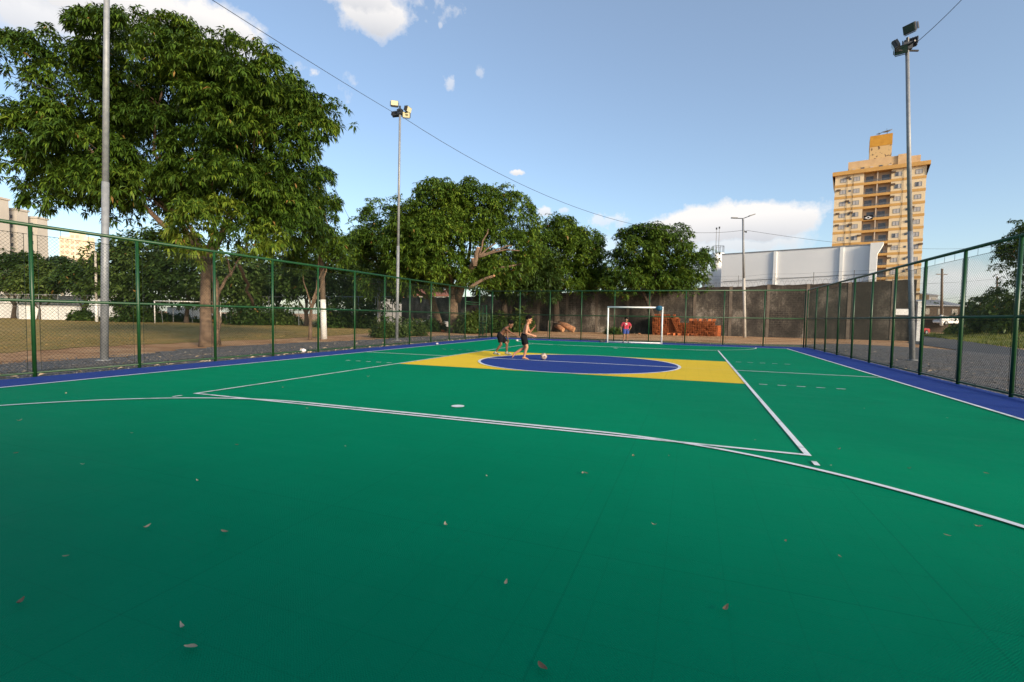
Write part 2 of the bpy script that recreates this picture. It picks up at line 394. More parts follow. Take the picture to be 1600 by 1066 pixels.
for (px, py, rx, ry, dens, sharp, k) in (
        (1090, 352, 75, 34, 1.0, 3.2, .75), (1205, 345, 90, 32, 1.0, 3.0, .8), (1150, 370, 120, 30, .8, 2.4, .7),
        (950, 345, 34, 12, .55, 1.6, 1.0), (808, 270, 13, 6, .95, 3.5, .5), (852, 330, 13, 9, .8, 2, .7), (880, 328, 10, 5, .5, 2, .6),
        (592, 18, 75, 34, 1.0, 2.4, .9), (540, -20, 140, 30, 1.0, 2.2, .9), (330, 40, 90, 34, 1.0, 2.4, .9), (180, 10, 300, 62, 1.0, 2.0, .8),
        (489, 114, 9, 8, .75, 1.5, 1.0), (702, 131, 11, 11, .5, 1.2, 1.3), (750, 113, 7, 8, .35, 1.2, 1.2), (688, 40, 4, 6, .4, 2, .5),
        (900, 395, 60, 26, .5, 1.6, .9), (1120, 420, 90, 22, .55, 1.6, .8), (1500, 440, 170, 34, .75, 1.4, .9), (20, 5, 240, 50, .9, 2, .7)):
    d = ray(px, py); c = d / np.linalg.norm(d)
    t = np.cross(c, [0, 0, 1.0]); t /= np.linalg.norm(t); u = np.cross(t, c)
    s_ = 1 / np.linalg.norm(d) / FPX
    c2 = c
    xx = wt.math('MULTIPLY', wt.math('SUBTRACT', dot(t), float(c2 @ t)), 1 / (rx * s_ ))
    yy = wt.math('MULTIPLY', wt.math('SUBTRACT', dot(u), float(c2 @ u)), 1 / (ry * s_))
    r2 = wt.math('SQRT', wt.math('ADD', wt.math('MULTIPLY', xx, xx), wt.math('MULTIPLY', yy, yy)))
    mk = wt.math('ADD', wt.math('SUBTRACT', 1.0, r2), wt.math('MULTIPLY', nzs if rx < 40 else nzc, k))
    mk = wt.math('MULTIPLY', wt.math('MULTIPLY', mk, sharp, True), dens)
    mk = wt.math('MULTIPLY', mk, wt.math('GREATER_THAN', dot(c), .5))
    sh = wt.math('MULTIPLY', mk, wt.math('MULTIPLY', wt.math('SUBTRACT', .35, yy), .8, True))
    cl = mk if cl is None else wt.math('MAXIMUM', cl, mk)
    shade = sh if shade is None else wt.math('MAXIMUM', shade, sh)
CB = 4.0
cloudcol = wt.mix(wt.math('MULTIPLY', shade, wt.math('ADD', .35, nz), True), (CB, CB * .97, CB * .95, 1), (CB * .66, CB * .68, CB * .73, 1))
wt.link(wt.mix(cl, wt.mix(.25, sky.outputs[0], (1.78, 1.98, 2.15, 1)), cloudcol), bg.inputs[0])
sc.view_settings.view_transform = 'Standard'; sc.view_settings.look = 'None'; sc.view_settings.gamma = 1.0
sc.view_settings.exposure = 1.22
# ------------------------------------------------------------------ ground
def sheet(name, pts, z, mat_, kind='structure'):
    mb = MB(); mb.add([(p[0], p[1], z) for p in pts], [tuple(range(len(pts)))])
    o = mb.build(name, mat_); o['kind'] = kind
    if o.data.polygons[0].normal.z < 0: o.data.flip_normals()
    return o
def ragged(pts, amp, step, seed):
    """polyline with a natural uneven edge"""
    r = random.Random(seed); outp = []
    for a, b in zip(pts[:-1], pts[1:]):
        a = np.array(a[:2], float); b = np.array(b[:2], float); n = max(1, int(np.linalg.norm(b - a) / step))
        nn = np.array([-(b - a)[1], (b - a)[0]]); nn /= np.linalg.norm(nn) + 1e-9
        for i in range(n): outp.append(a + (b - a) * i / n + nn * r.uniform(-amp, amp))
    outp.append(np.array(pts[-1][:2], float)); return outp
g = MB(); g.add([(-3000, -3000, -.06), (3000, -3000, -.06), (3000, 3000, -.06), (-3000, 3000, -.06)], [(0, 1, 2, 3)])
g.build('ground', M['soil'])['kind'] = 'structure'
far_edge = [(-17.2, 100)]
fe = ragged([(-17.6, -60), (-17.3, -8), (-18.6, 0), (-18.0, 7), (-19.0, 13), (-21, 20), (-27, 28), (-40, 44), (-48, 60)], .45, .7, 3)
sheet('field', [(-150, -60)] + [tuple(q) for q in fe] + [(-60, 76), (-150, 76)], -.045, M['field'])
gl = ragged([(-13.1, -30), (-13.2, -9), (-13.0, -5), (-14.4, -2.4), (-14.9, .6), (-14.2, 4), (-13.5, 8), (-13.9, 12), (-12.6, 17.2), (-5, 18.4), (2, 17.6), (6, 17.4), (9.5, 19.5), (13, 23.5), (16.5, 20), (18, 12), (19, 3), (20, -10), (20, -30)], .28, .45, 5)
sheet('gravel', [tuple(q) for q in gl], -.032, M['gravel'])
rd = [gnd(1418, 535), gnd(1500, 546.5), gnd(1600, 562), gnd(1800, 594), gnd(1800, 566), gnd(1600, 545.5), gnd(1500, 531), gnd(1436, 523.5)]
sheet('road', [(q[0], q[1]) for q in rd], -.034, M['asphalt'])
# loose stones over the gravel strips (nobody could count them)
rg = np.random.default_rng(4); n = 9000
px_ = np.concatenate([rg.uniform(-13.6, -9.35, 4200), rg.uniform(9.3, 16, 3200), rg.uniform(-9, 9, 1600)])
py_ = np.concatenate([rg.uniform(-11, 17, 4200), rg.uniform(-5, 17, 3200), rg.uniform(15.5, 18, 1600)])
oct_ = np.array([(1, 0, 0), (0, 1, 0), (-1, 0, 0), (0, -1, 0), (0, 0, .8), (0, 0, -.3)])
of = np.array([(0, 1, 4), (1, 2, 4), (2, 3, 4), (3, 0, 4), (1, 0, 5), (2, 1, 5), (3, 2, 5), (0, 3, 5)])
ang = rg.uniform(0, 6.28, n); sz = rg.uniform(.012, .035, n)
ca, sa = np.cos(ang), np.sin(ang)
o3 = np.repeat(oct_[None], n, 0) * rg.uniform(.6, 1.3, (n, 6, 1)) * sz[:, None, None]
V = np.stack([o3[..., 0] * ca[:, None] - o3[..., 1] * sa[:, None] + px_[:, None], o3[..., 0] * sa[:, None] + o3[..., 1] * ca[:, None] + py_[:, None], o3[..., 2] - .024], -1).reshape(-1, 3)
Fq = (of[None] + 6 * np.arange(n)[:, None, None]).reshape(-1, 3)
ob = instance('loose_stones', np_mesh('loose_stones', V, Fq, M['stone'])); ob['kind'] = 'stuff'
# leaf litter beside the fence and under the trees
def leaf_quads(P, size, mat_, name, up=.25, rg=None):
    n = len(P); a = rg.uniform(0, 6.28, n); s = size * rg.uniform(.6, 1.3, n)
    dx, dy = np.cos(a) * s, np.sin(a) * s
    h = rg.uniform(0, up, n) * s
    v0 = P + np.stack([-dx, -dy, 0 * a + .004], -1); v1 = P + np.stack([-dy * .35, dx * .35, h], -1)
    v2 = P + np.stack([dx, dy, .004 + h * .7], -1); v3 = P + np.stack([dy * .35, -dx * .35, h * .5], -1)
    V = np.stack([v0, v1, v2, v3], 1).reshape(-1, 3); F = np.arange(4 * n).reshape(-1, 4)
    o = instance(name, np_mesh(name, V, F, mat_)); return o
P = []
for _ in range(900):
    r = random.random()
    if r < .22: P.append((-9.22 - abs(random.gauss(0, .22)), random.uniform(-10, 14), -.0))
    elif r < .5: P.append((-9.3 - abs(random.gauss(0, 2.2)), random.uniform(-10, 16), -.025))
    elif r < .6: P.append((9.2 + abs(random.gauss(0, 1.5)), random.uniform(-4, 15), -.025))
    else: P.append((random.uniform(-9, 9), 15.6 + abs(random.gauss(0, 9)), -.05))
leaf_quads(np.array(P), .07, M['dry_leaf'], 'leaf_litter', .8, rg)['kind'] = 'stuff'
# short grass over the playing field
def blades(name, P, h, mat_, rg, wd=.012, kind='stuff'):
    n = len(P); a = rg.uniform(0, 6.28, n); hh = h * rg.uniform(.4, 1.2, n)
    lean = rg.normal(0, .5, (n, 2)) * hh[:, None]
    dx, dy = np.cos(a) * wd * rg.uniform(.6, 1.6, n), np.sin(a) * wd
    v0 = P + np.stack([-dx, -dy, 0 * a], -1); v1 = P + np.stack([dx, dy, 0 * a], -1); v2 = P + np.stack([lean[:, 0], lean[:, 1], hh], -1)
    V = np.stack([v0, v1, v2], 1).reshape(-1, 3)
    tone = np.repeat(np.clip(rg.normal(.45, .25, n), 0, .9), 3)
    o = instance(name, np_mesh(name, V, np.arange(3 * n).reshape(-1, 3), mat_, tone)); o['kind'] = kind; return o
n = 42000
gx = -18.5 - rg.uniform(0, 1, n) ** 1.5 * 45; gy = rg.uniform(-20, 60, n)
keep = (gx < np.interp(gy, [-60, 13, 20, 28, 44, 60], [-18.3, -19.5, -22, -28, -41, -49])) & (np.sin(gx * .7 + 2 * np.sin(gy * .21)) * np.sin(gy * .33) > -.55)
blades('grass', np.stack([gx, gy, 0 * gx - .045], -1)[keep], .06, M['grass'], rg, .02)

# ------------------------------------------------------------------ court
XB, YB, XL, YL = 9.2, 15.25, 7.91, 13.1
YN = -15.3
mb = MB(); mb.box(-XB, XB, -16.4, YB, -.12, -.004); mb.build('court', M['court_blue'])['kind'] = 'structure'
sheet('court_playing_area', [(-XL, YN), (XL, YN), (XL, YL), (-XL, YL)], 0.0, M['court_green'])
sheet('court_yellow_zone', [(-4.45, -3), (4.45, -3), (4.45, 3), (-4.45, 3)], .003, M['court_yellow'])
sheet('court_centre_circle', [(2.98 * math.cos(a), 2.98 * math.sin(a)) for a in np.linspace(0, 2 * math.pi, 97)[:-1]], .006, M['court_blue'])
ln = MB(); Z = [.0095]
def lrect(x0, x1, y0, y1, z=None):
    z = Z[0] if z is None else z
    ln.add([(x0, y0, z), (x1, y0, z), (x1, y1, z), (x0, y1, z)], [(0, 1, 2, 3)])
def larc(cx, cy, r, a0, a1, wd, z, n=48):
    vs = []; A = np.linspace(a0, a1, n + 1)
    for a in A: vs += [(cx + (r - wd / 2) * math.cos(a), cy + (r - wd / 2) * math.sin(a), z), (cx + (r + wd / 2) * math.cos(a), cy + (r + wd / 2) * math.sin(a), z)]
    ln.add(vs, [(2 * i, 2 * i + 1, 2 * i + 3, 2 * i + 2) for i in range(n)])
v0, v1 = .010, .0125
for s in (-1, 1):
    lrect(*sorted((s * 4.5, s * 4.44)), -9, 9, v0)                       # volleyball sidelines
    lrect(-4.44, 4.44, *sorted((s * 9, s * 8.94)), v0)                  # volleyball end lines
    lrect(*sorted((s * XL, s * (XL - .07))), YN, YL, v1)                # futsal touch lines
    yl = YL if s > 0 else YN; lrect(-XL + .07, XL - .07, *sorted((yl, yl - s * .07)), v1)
    lrect(-2.2, 2.2, s * 8.86 - .035, s * 8.86 + .035, v1)                # penalty area
    for sx_ in (-1, 1):
        a0, a1 = (math.pi / 2 * (0 if sx_ > 0 else 1), math.pi / 2 * (1 if sx_ > 0 else 2))
        if s > 0: a0, a1 = -a1, -a0
        larc(sx_ * 2.2, s * YL, YL - 8.86, a0, a1, .06, v1)
        for k in range(5):                                              # dashed extensions of the attack lines
            x = 4.72 + k * .36; lrect(*sorted((sx_ * x, sx_ * (x + .16))), s * 2.975 - .025, s * 2.975 + .025, v0)
        lrect(*sorted((sx_ * 4.5, sx_ * 4.45)), *sorted((s * 9.2, s * 9.35)), v0)
    A = [(.1 * math.cos(a), s * 8.1 + .1 * math.sin(a), v0) for a in np.linspace(0, 2 * math.pi, 25)[:-1]]
    ln.add(A, [tuple(range(24))])
lrect(-XL + .07, -4.5, -.035, .035, v0); lrect(4.5, XL - .07, -.035, .035, v0); lrect(-2.98, 2.98, -.04, .04, v0)
larc(0, 0, 3.02, 0, 2 * math.pi, .08, v1, 120)
ln.build('court_lines', M['line_white'])['kind'] = 'structure'
fl = MB()
for s in (-1, 1): fl.add([(q, -.018, .0095) for q in ()], []) if False else None
fl.add([(-4.45, -.016, .0095), (-3.06, -.016, .0095), (-3.06, .016, .0095), (-4.45, .016, .0095)], [(0, 1, 2, 3)])
fl.add([(3.06, -.016, .0095), (4.45, -.016, .0095), (4.45, .016, .0095), (3.06, .016, .0095)], [(0, 1, 2, 3)])
fl.build('court_faded_line', mat('faded_line', L(.76, .62, .3), L(.78, .50, .08), 3, .6))['kind'] = 'structure'

# fallen leaves on the court
def dry_leaf_mesh(seed):
    r = random.Random(seed); Ln = .11; mb = MB(); n = 7; vs = []
    curl = r.uniform(.3, 1.6)
    for i in range(n):
        t = i / (n - 1); wd = .022 * math.sin(math.pi * min(1, t * .92 + .04)) + .001
        z = .012 + curl * .1 * (t - .5) ** 2 * r.uniform(.7, 1.3)
        y = .012 * math.sin(t * 3 + seed)
        vs += [((t - .5) * Ln, y - wd, z + .5 * wd), ((t - .5) * Ln, y, z), ((t - .5) * Ln, y + wd, z + .6 * wd)]
    fs = []
    for i in range(n - 1):
        for k in range(2): fs.append((3 * i + k, 3 * i + k + 1, 3 * i + k + 4, 3 * i + k + 3))
    mb.add(vs, fs)
    return mb.mesh('fallen_leaf', M['fallen_leaf'], True)
lm = [dry_leaf_mesh(i) for i in range(9)]
spots = [(230, 829), (351, 836), (285, 986), (298, 1020), (848, 1050), (1133, 958), (697, 825), (910, 743), (916, 743), (990, 716), (25, 711), (129, 729), (370, 698), (103, 874), (32, 948), (1022, 824), (1228, 850), (1312, 874), (1528, 828), (1480, 841), (1420, 735), (1298, 730), (760, 747), (790, 917), (308, 755), (1541, 743), (557, 579), (575, 590), (442, 607), (103, 617), (480, 640), (540, 700), (1045, 715), (650, 565), (1350, 640), (1480, 655), (1310, 705), (206, 679), (30, 660), (1180, 690)]
for i, (x, y) in enumerate(spots):
    q = gnd(x, y, .0); o = instance('fallen_leaf', lm[i % 9], (q[0], q[1], .014), random.uniform(0, 6.28))
    s = random.uniform(.22, .5) if i > 6 else random.uniform(.36, .55); o.scale = (s, s, s)
    tag(o, 'small dry leaf lying loose on the green court', 'leaf', 'dry leaves scattered over the court')
# rubbish along the left kerb
def crumple(name, p, size, m_, label, cat, seed=1):
    mb = MB(); r = random.Random(seed); mb.ellipsoid((0, 0, size * .55), (size, size * .7, size * .55), 9, 6)
    mb.v = [tuple(c * r.uniform(.75, 1.2) for c in q) for q in mb.v]
    zmin = min(q[2] for q in mb.v); mb.v = [(q[0], q[1], q[2] - zmin) for q in mb.v]
    o = mb.build(name, m_); o.location = tuple(p); return tag(o, label, cat)
q = gnd(473, 551.5); crumple('plastic_bag', (q[0], q[1], 0), .13, M['plastic_white'], 'crumpled pale plastic bag on the left blue kerb of the court', 'bag', 3)
q = gnd(683, 538.2); crumple('paper_scrap', (q[0], q[1], 0.0), .07, M['plastic_white'], 'tiny white scrap lying by the left fence near the gate', 'litter', 5)
q = gnd(808, 533); crumple('plastic_cup', (q[0], q[1], .0), .08, M['plastic_white'], 'small white plastic cup lying between the two shirtless boys beyond', 'cup', 8)

# ------------------------------------------------------------------ fences
def chain(mb, a, b, z0, z1, pitch=.075, r=.0021):
    a = np.array(a, float); b = np.array(b, float); Lw = np.linalg.norm(b - a); t = (b - a) / Lw; H = z1 - z0
    def P(u, v): return (a[0] + t[0] * u, a[1] + t[1] * u, z0 + v)
    k = -H
    while k < Lw:
        u0, u1 = max(0, k), min(Lw, k + H)
        if u1 - u0 > .02:
            mb.tube([P(u0, u0 - k), P(u1, u1 - k)], r, 3, caps=False)
            mb.tube([P(u0, H - (u0 - k)), P(u1, H - (u1 - k))], r, 3, caps=False)
        k += pitch
H = 3.07
def fence(name, pts, label, loc_in, skip=(), wire_r=.0021):
    """pts: post positions; loc_in: unit vector pointing to the court side"""
    root = empty(name, (0, 0, 0), 0, label, 'fence')
    P0 = np.array(pts[0] + (0,)); post = MB(); post.tube([(0, 0, -.05), (0, 0, H)], .036, 10); pm = post.mesh('post', M['fence_green'], True)
    for q in pts: instance('post', pm, (q[0], q[1], 0), 0, root)
    n = np.array(loc_in + (0,), float) * .0
    a = np.array(pts[0] + (0,), float); b = np.array(pts[-1] + (0,), float); up = np.array([0, 0, 1.0])
    r = MB(); r.tube([a + up * (H + .02), b + up * (H + .02)], .038, 10); r.build('top_rail', M['fence_green'], root, True)
    run = [pts[0]]; runs = []
    for q0, q1 in zip(pts[:-1], pts[1:]):
        if q0 in skip: runs.append(run); run = [q1]
        else: run.append(q1)
    runs.append(run)
    for run in runs:
        r = MB(); r.tube([np.array(q + (1.55,)) for q in (run[0], run[-1])], .03, 8); r.build('mid_rail', M['fence_green'], root, True)
    r = MB(); r.tube([a + up * .06, b + up * .06], .022, 6); r.build('bottom_rail', M['fence_green'], root, True)
    for q0, q1 in zip(pts[:-1], pts[1:]):
        if q0 in skip: continue
        q0 = np.array(q0 + (0,), float); q1 = np.array(q1 + (0,), float); t = (q1 - q0) / np.linalg.norm(q1 - q0)
        c = MB(); chain(c, (q0 + t * .11)[:2], (q1 - t * .11)[:2], .1, H - .17, r=wire_r)
        for zz in (.1, H - .17, 1.48): c.tube([q0 + t * .05 + up * zz, q1 - t * .05 + up * zz], .005, 4)
        for uu in (.11, -.11):
            qq = (q0 if uu > 0 else q1) + t * uu; c.tube([qq + up * .1, qq + up * (H - .17)], .005, 4)
        for kk in range(1, 4):
            qq = q0 + (q1 - q0) * kk / 4; c.tube([qq + up * (H - .17), qq + up * H], .004, 3)
        c.build('mesh_panel', M['wire'], root)
    return root
XF = 9.3
lpts = [(-9.42, -8.8 + 2.02 * k) for k in range(-2, 13)]
gate_bay = lpts[12]
fl_ = fence('wire_fence', lpts, 'green tube and chain-link fence along the left touchline, with a gate', (1, 0), skip=(gate_bay,))
rpts = [(9.12, -2.62 + 1.99 * k) for k in range(-4, 10)]
fence('wire_fence', rpts, 'green tube and chain-link fence along the right touchline beside the road', (-1, 0))
fpts = [(-9.42 + 18.54 * k / 9, 15.36) for k in range(0, 10)]
fence('wire_fence', [(x + (0.0 if 0 < i < 9 else (.09 if i == 0 else -.09)), y) for i, (x, y) in enumerate(fpts)], 'green chain-link fence behind the white goal, joining both side fences', (0, -1), wire_r=.0019)
# gate in the left fence (ajar), and the bars above it
y0, y1 = gate_bay[1], gate_bay[1] + 2.02
gt = MB()
gt.tube([(-9.42, y0 + .04, 2.25), (-9.42, y1 - .04, 2.25)], .025, 8)
gt.tube([(-9.42, y0 + .04, 2.12), (-9.42, y1 - .04, 2.12)], .02, 8); gt.build('gate_lintel', M['fence_green'], fl_, True)
gte = MB(); ga = np.array([-9.36, y1 - .1, 0]); dirg = np.array([.62, -.78, 0]); gb = ga + dirg * 1.75
upz = np.array([0, 0, 1.0])
for z in (.12, .98, 2.05): gte.tube([ga + upz * z, gb + upz * z], .022, 8)
for q in (ga, gb, (ga + gb) / 2): gte.tube([q + upz * .1, q + upz * 2.07], .022 if q is not None else .02, 8)
gate_o = gte.build('gate', M['fence_green'], fl_, True)
c = MB(); chain(c, (ga + dirg * .05)[:2], (gb - dirg * .05)[:2], .14, 2.03); c.build('gate_mesh', M['wire'], gate_o)

# ------------------------------------------------------------------ floodlight poles
Fh = np.array([F_[0], F_[1], 0]); Fh /= np.linalg.norm(Fh)
Rh = np.array([Fh[1], -Fh[0], 0])
def up_at(px, py, base):
    d = ray(px, py); t = ((np.array(base) - CAM) @ Fh) / (d @ Fh); return CAM + d * t
def floodlight(root, c, face, lens=None, size=(.40, .30, .12)):
    """one lamp head: c centre, face direction it shines"""
    f = np.array(face, float); f /= np.linalg.norm(f)
    s = np.cross(f, [0, 0, 1.0]); s /= np.linalg.norm(s); u = np.cross(s, f)
    hb = MB(); hb.obox(c - f * .06, s * size[0] / 2, u * size[1] / 2, f * .05)
    for k in range(7): hb.obox(c - f * .14 + s * (k - 3) * .075, s * .012, u * size[1] * .4, f * .04)
    hb.obox(c - u * (size[1] / 2 + .03) - f * .06, s * size[0] * .45, u * .012, f * .03)
    h = hb.build('floodlight', M['dark_metal'], root)
    lb = MB(); lb.obox(c + f * .002, s * size[0] * .45, u * size[1] * .43, f * .012); lb.build('lens', lens or M['lamp_face'], h)
def lamp_pole(base, top, heads, label, r0=.11, r1=.07, lens=None):
    base = np.array([base[0], base[1], -.03]); top = np.array(top, float)
    root = empty('floodlight_pole', base, 0, label, 'light pole', 'floodlight poles around the court'); rel = lambda q: np.array(q) - base
    p = MB(); mid = base + (top - base) * .42
    p.tube([rel(base), rel(mid)], [r0 * .86, r0 * .78], 14); p.tube([rel(mid), rel(top)], [r0 * .72, r1 * .85], 14)
    p.tube([rel(base) + upz * .0, rel(base) + upz * .03], r0 * 1.7, 14)
    p.build('pole', M['galv'], root, True)
    ab = MB(); t2 = rel(top)
    ab.tube([t2 + Rh * -.42 - upz * .12, t2 + Rh * .42 - upz * .12], .035, 6); ab.tube([t2 + Fh * -.35 + upz * .05, t2 + Fh * .35 + upz * .05], .035, 6)
    ab.tube([t2 - upz * .3, t2 + upz * .35], .05, 8); ab.build('lamp_bracket', M['dark_metal'], root)
    cb = MB(); cb.box(t2[0] - .14, t2[0] + .14, t2[1] - .1, t2[1] + .1, t2[2] - .1, t2[2] + .16); cb.build('junction_box', M['dark_metal'], root)
    for off, face in heads: floodlight(root, t2 + np.array(off), face, lens)
    return root
b0 = gnd(163, 562); lp_top = up_at(167.5, -118, b0)
lamp_pole(b0, lp_top, [(Rh * .35 + upz * .5, Rh - upz * .5), (Rh * -.3 + upz * .3, (.5, -.9, -.5)), (Fh * .4, (.6, .8, -.5)), (-Fh * .4, (.4, -.9, -.6))], 'nearest grey floodlight pole, crossing the big mango crown, its top above view')
b1 = np.array([-12.0, 8.1, 0]); t1 = up_at(625, 176, b1)
lamp_pole(b1, t1, [(Rh * -.30 + upz * .50, (.55, -.8, .12)), (Rh * .50 + upz * .15, (.95, .0, -.25)), (Rh * .34 - upz * .12, (.6, -.8, -.35)), (Rh * -.25 + upz * .0 + Fh * .3, (-.1, .95, -.3))], 'slim floodlight pole with four pale lamp heads behind the left fence', .10, .065)
b2 = gnd(1425.5, 562); t2_ = up_at(1417.5, 74, b2)
lamp_pole(b2, t2_, [(Rh * .02 + upz * .68, (-.55, -.5, -.25)), (Rh * -.52 - upz * .02, (-.9, .3, -.45)), (Rh * -.22 - upz * .1, (-.3, -.9, -.5)), (Rh * .3 + upz * .25 + Fh * .2, (.5, .8, -.1))], 'dark-headed floodlight pole behind the right fence, in front of the tower block', .11, .07, M['lamp_glass'])
# street light behind the far fence
b3 = gnd(1163.5, 527.5); t3 = up_at(1161, 341, b3)
root = empty('street_light', (b3[0], b3[1], -.05), 0, 'slender street light with two flat arms before the white warehouse', 'street light')
rel = lambda q: np.array(q) - np.array([b3[0], b3[1], -.05])
p = MB(); p.tube([rel(b3), rel(b3 + (t3 - b3) * .5)], [.13, .11], 12); p.build('lower_pole', M['conc_pole'], root, True)
p = MB(); p.tube([rel(b3 + (t3 - b3) * .5), rel(t3)], [.10, .075], 12); p.build('upper_pole', M['galv'], root, True)
for s, dz in ((-1, -.02), (1, .3)):
    a = MB(); e = rel(t3) + Rh * s * .85 + upz * dz; a.tube([rel(t3) - upz * .03, e], .035, 6)
    arm = a.build('arm', M['dark_metal'], root)
    h = MB(); h.obox(rel(t3) + Rh * s * .72 + upz * (dz * .8 + .02), Rh * .24 + upz * dz * .25, Fh * .12, upz * .035); h.build('lamp_head', M['dark_metal'], arm)
ins = MB()
for dx in (.15, .3): ins.ellipsoid(rel(t3) - upz * (1.05 + dx * .2) + Rh * dx, (.07, .07, .09), 8, 6)
ins.tube([rel(t3) - upz * 1.05, rel(t3) - upz * 1.1 + Rh * .32], .02, 5); ins.build('insulator', M['dark_metal'], root)

def cable(label, a, b, sag, r=.012, n=24):
    a = np.array(a, float); b = np.array(b, float); pts = []
    for i in range(n + 1):
        t = i / n; q = a + (b - a) * t; q[2] -= sag * 4 * t * (1 - t); pts.append(q)
    o = MB(); o.tube(pts, r, 5); ob = o.build('overhead_cable', M['cable'], None, True); tag(ob, label, 'cable', 'overhead cables'); return ob
w2 = t1 - upz * .15
cable('overhead cable running from the nearest floodlight pole over to the slim pole', lp_top - upz * .2, w2 + Rh * -.1, .08, .011)
att = up_at(1161, 360, b3)
cable('overhead cable sagging past the tree crowns towards the street light', w2, att, 2.2, .013)
far = at(1610, 378, 75); cable('thin cable from the street light across the face of the tower block', att + Rh * .3, far, 1.3, .014)
cable('cable climbing away to the right from the right floodlight pole', t2_ + Rh * .25 + upz * .1, at(1510, -8, 16.5), .05, .011)
pB_top = at(499, 268, 27.4)
cable('short cable entering the big mango crown at the left edge', at(-30, 103, 16.5), at(85, 141, 17.5), .02, .012)
cable('cable dropping from the mango-side utility pole to the smaller trees', at(512, 268, 27.5), at(556, 360, 36), .15, .012)

# ------------------------------------------------------------------ goal
gl0, gl1 = gnd(949, 535.3), gnd(1033.5, 537.8)
gl0[2] = gl1[2] = 0; ug = (gl1 - gl0); wg = np.linalg.norm(ug); ug /= wg
root = empty('football_goal', gl0, math.atan2(ug[1], ug[0]), 'white painted tube goal without a net before the far fence', 'goal')
for x in (0, wg):
    p = MB(); p.tube([(x, 0, 0), (x, 0, 2.0)], .045, 14); p.build('post', M['goal_white'], root, True)
p = MB(); p.tube([(-.045, 0, 2.045), (wg + .045, 0, 2.045)], .045, 14); p.build('crossbar', M['goal_white'], root, True)
p = MB(); p.tube([(.04, .0, .05), (wg - .04, .0, .05)], .036, 10); p.build('ground_bar', M['goal_white'], root, True)
q = gl0 + ug * (wg - .17); mb = MB(); r = random.Random(2); mb.ellipsoid((0, 0, 0), (.19, .13, .14), 14, 10)
mb.v = [tuple(c * r.uniform(.86, 1.12) for c in v) for v in mb.v]
o = mb.build('cloth_bundle', M['teal_cloth'], None, True); o.location = (q[0], q[1] - .08, 2.0); tag(o, 'teal cloth bundle hung on the right end of the goal crossbar', 'cloth')
# shoes left beside the goal
q = gnd(941, 534.5)
for i, (dx, dy) in enumerate(((0, 0), (.16, .12))):
    mb = MB(); mb.capsule((0, 0, .045), (.17, 0, .035), .045, .036, 10); mb.capsule((-.02, 0, .06), (-.02, 0, .085), .045, .04, 10)
    mb.v = [(a, b_ * .9, max(0, c_)) for a, b_, c_ in mb.v]
    o = mb.build('shoe', M['shoe_black'], None, True); o.location = (q[0] + dx * 1.2 - .1, q[1] + dy, .0); o.rotation_euler = (0, 0, .5 + i)
    sl_ = MB(); sl_.box(-.05, .2, -.035, .035, 0, .014); s2 = sl_.build('sole', M['rubber'], o)
    tag(o, 'black shoe left beside the left goalpost, ' + ('the one farther from the post' if i == 0 else 'the one nearer the post'), 'shoe')

# ------------------------------------------------------------------ ball
q = gnd(849.5, 562.5); mb = MB(); mb.ellipsoid((0, 0, .108), (.108, .108, .108), 28, 20)
ball = mb.build('football', M['ball_worn'], None, True); ball.location = (q[0], q[1], .004); tag(ball, 'scuffed pale football rolling on the blue circle in front of the running boy', 'ball')
pn = MB(); phi = (1 + 5 ** .5) / 2
for vx in [(0, s1, s2 * phi) for s1 in (-1, 1) for s2 in (-1, 1)] + [(s1, s2 * phi, 0) for s1 in (-1, 1) for s2 in (-1, 1)] + [(s2 * phi, 0, s1) for s1 in (-1, 1) for s2 in (-1, 1)]:
    nrm = np.array(vx) / np.linalg.norm(vx); t = np.cross(nrm, [.3, .5, .8]); t /= np.linalg.norm(t); u = np.cross(nrm, t)
    pts = [np.array([0, 0, .108]) + .1095 * ((nrm + .36 * (math.cos(a) * t + math.sin(a) * u)) / np.linalg.norm(nrm + .36 * (math.cos(a) * t + math.sin(a) * u))) for a in np.linspace(0, 2 * math.pi, 6)[:-1]]
    pn.add(pts + [np.array([0, 0, .108]) + nrm * .1105], [(i, (i + 1) % 5, 5) for i in range(5)])
pn.build('dark_panels', M['ball_panel'], ball)
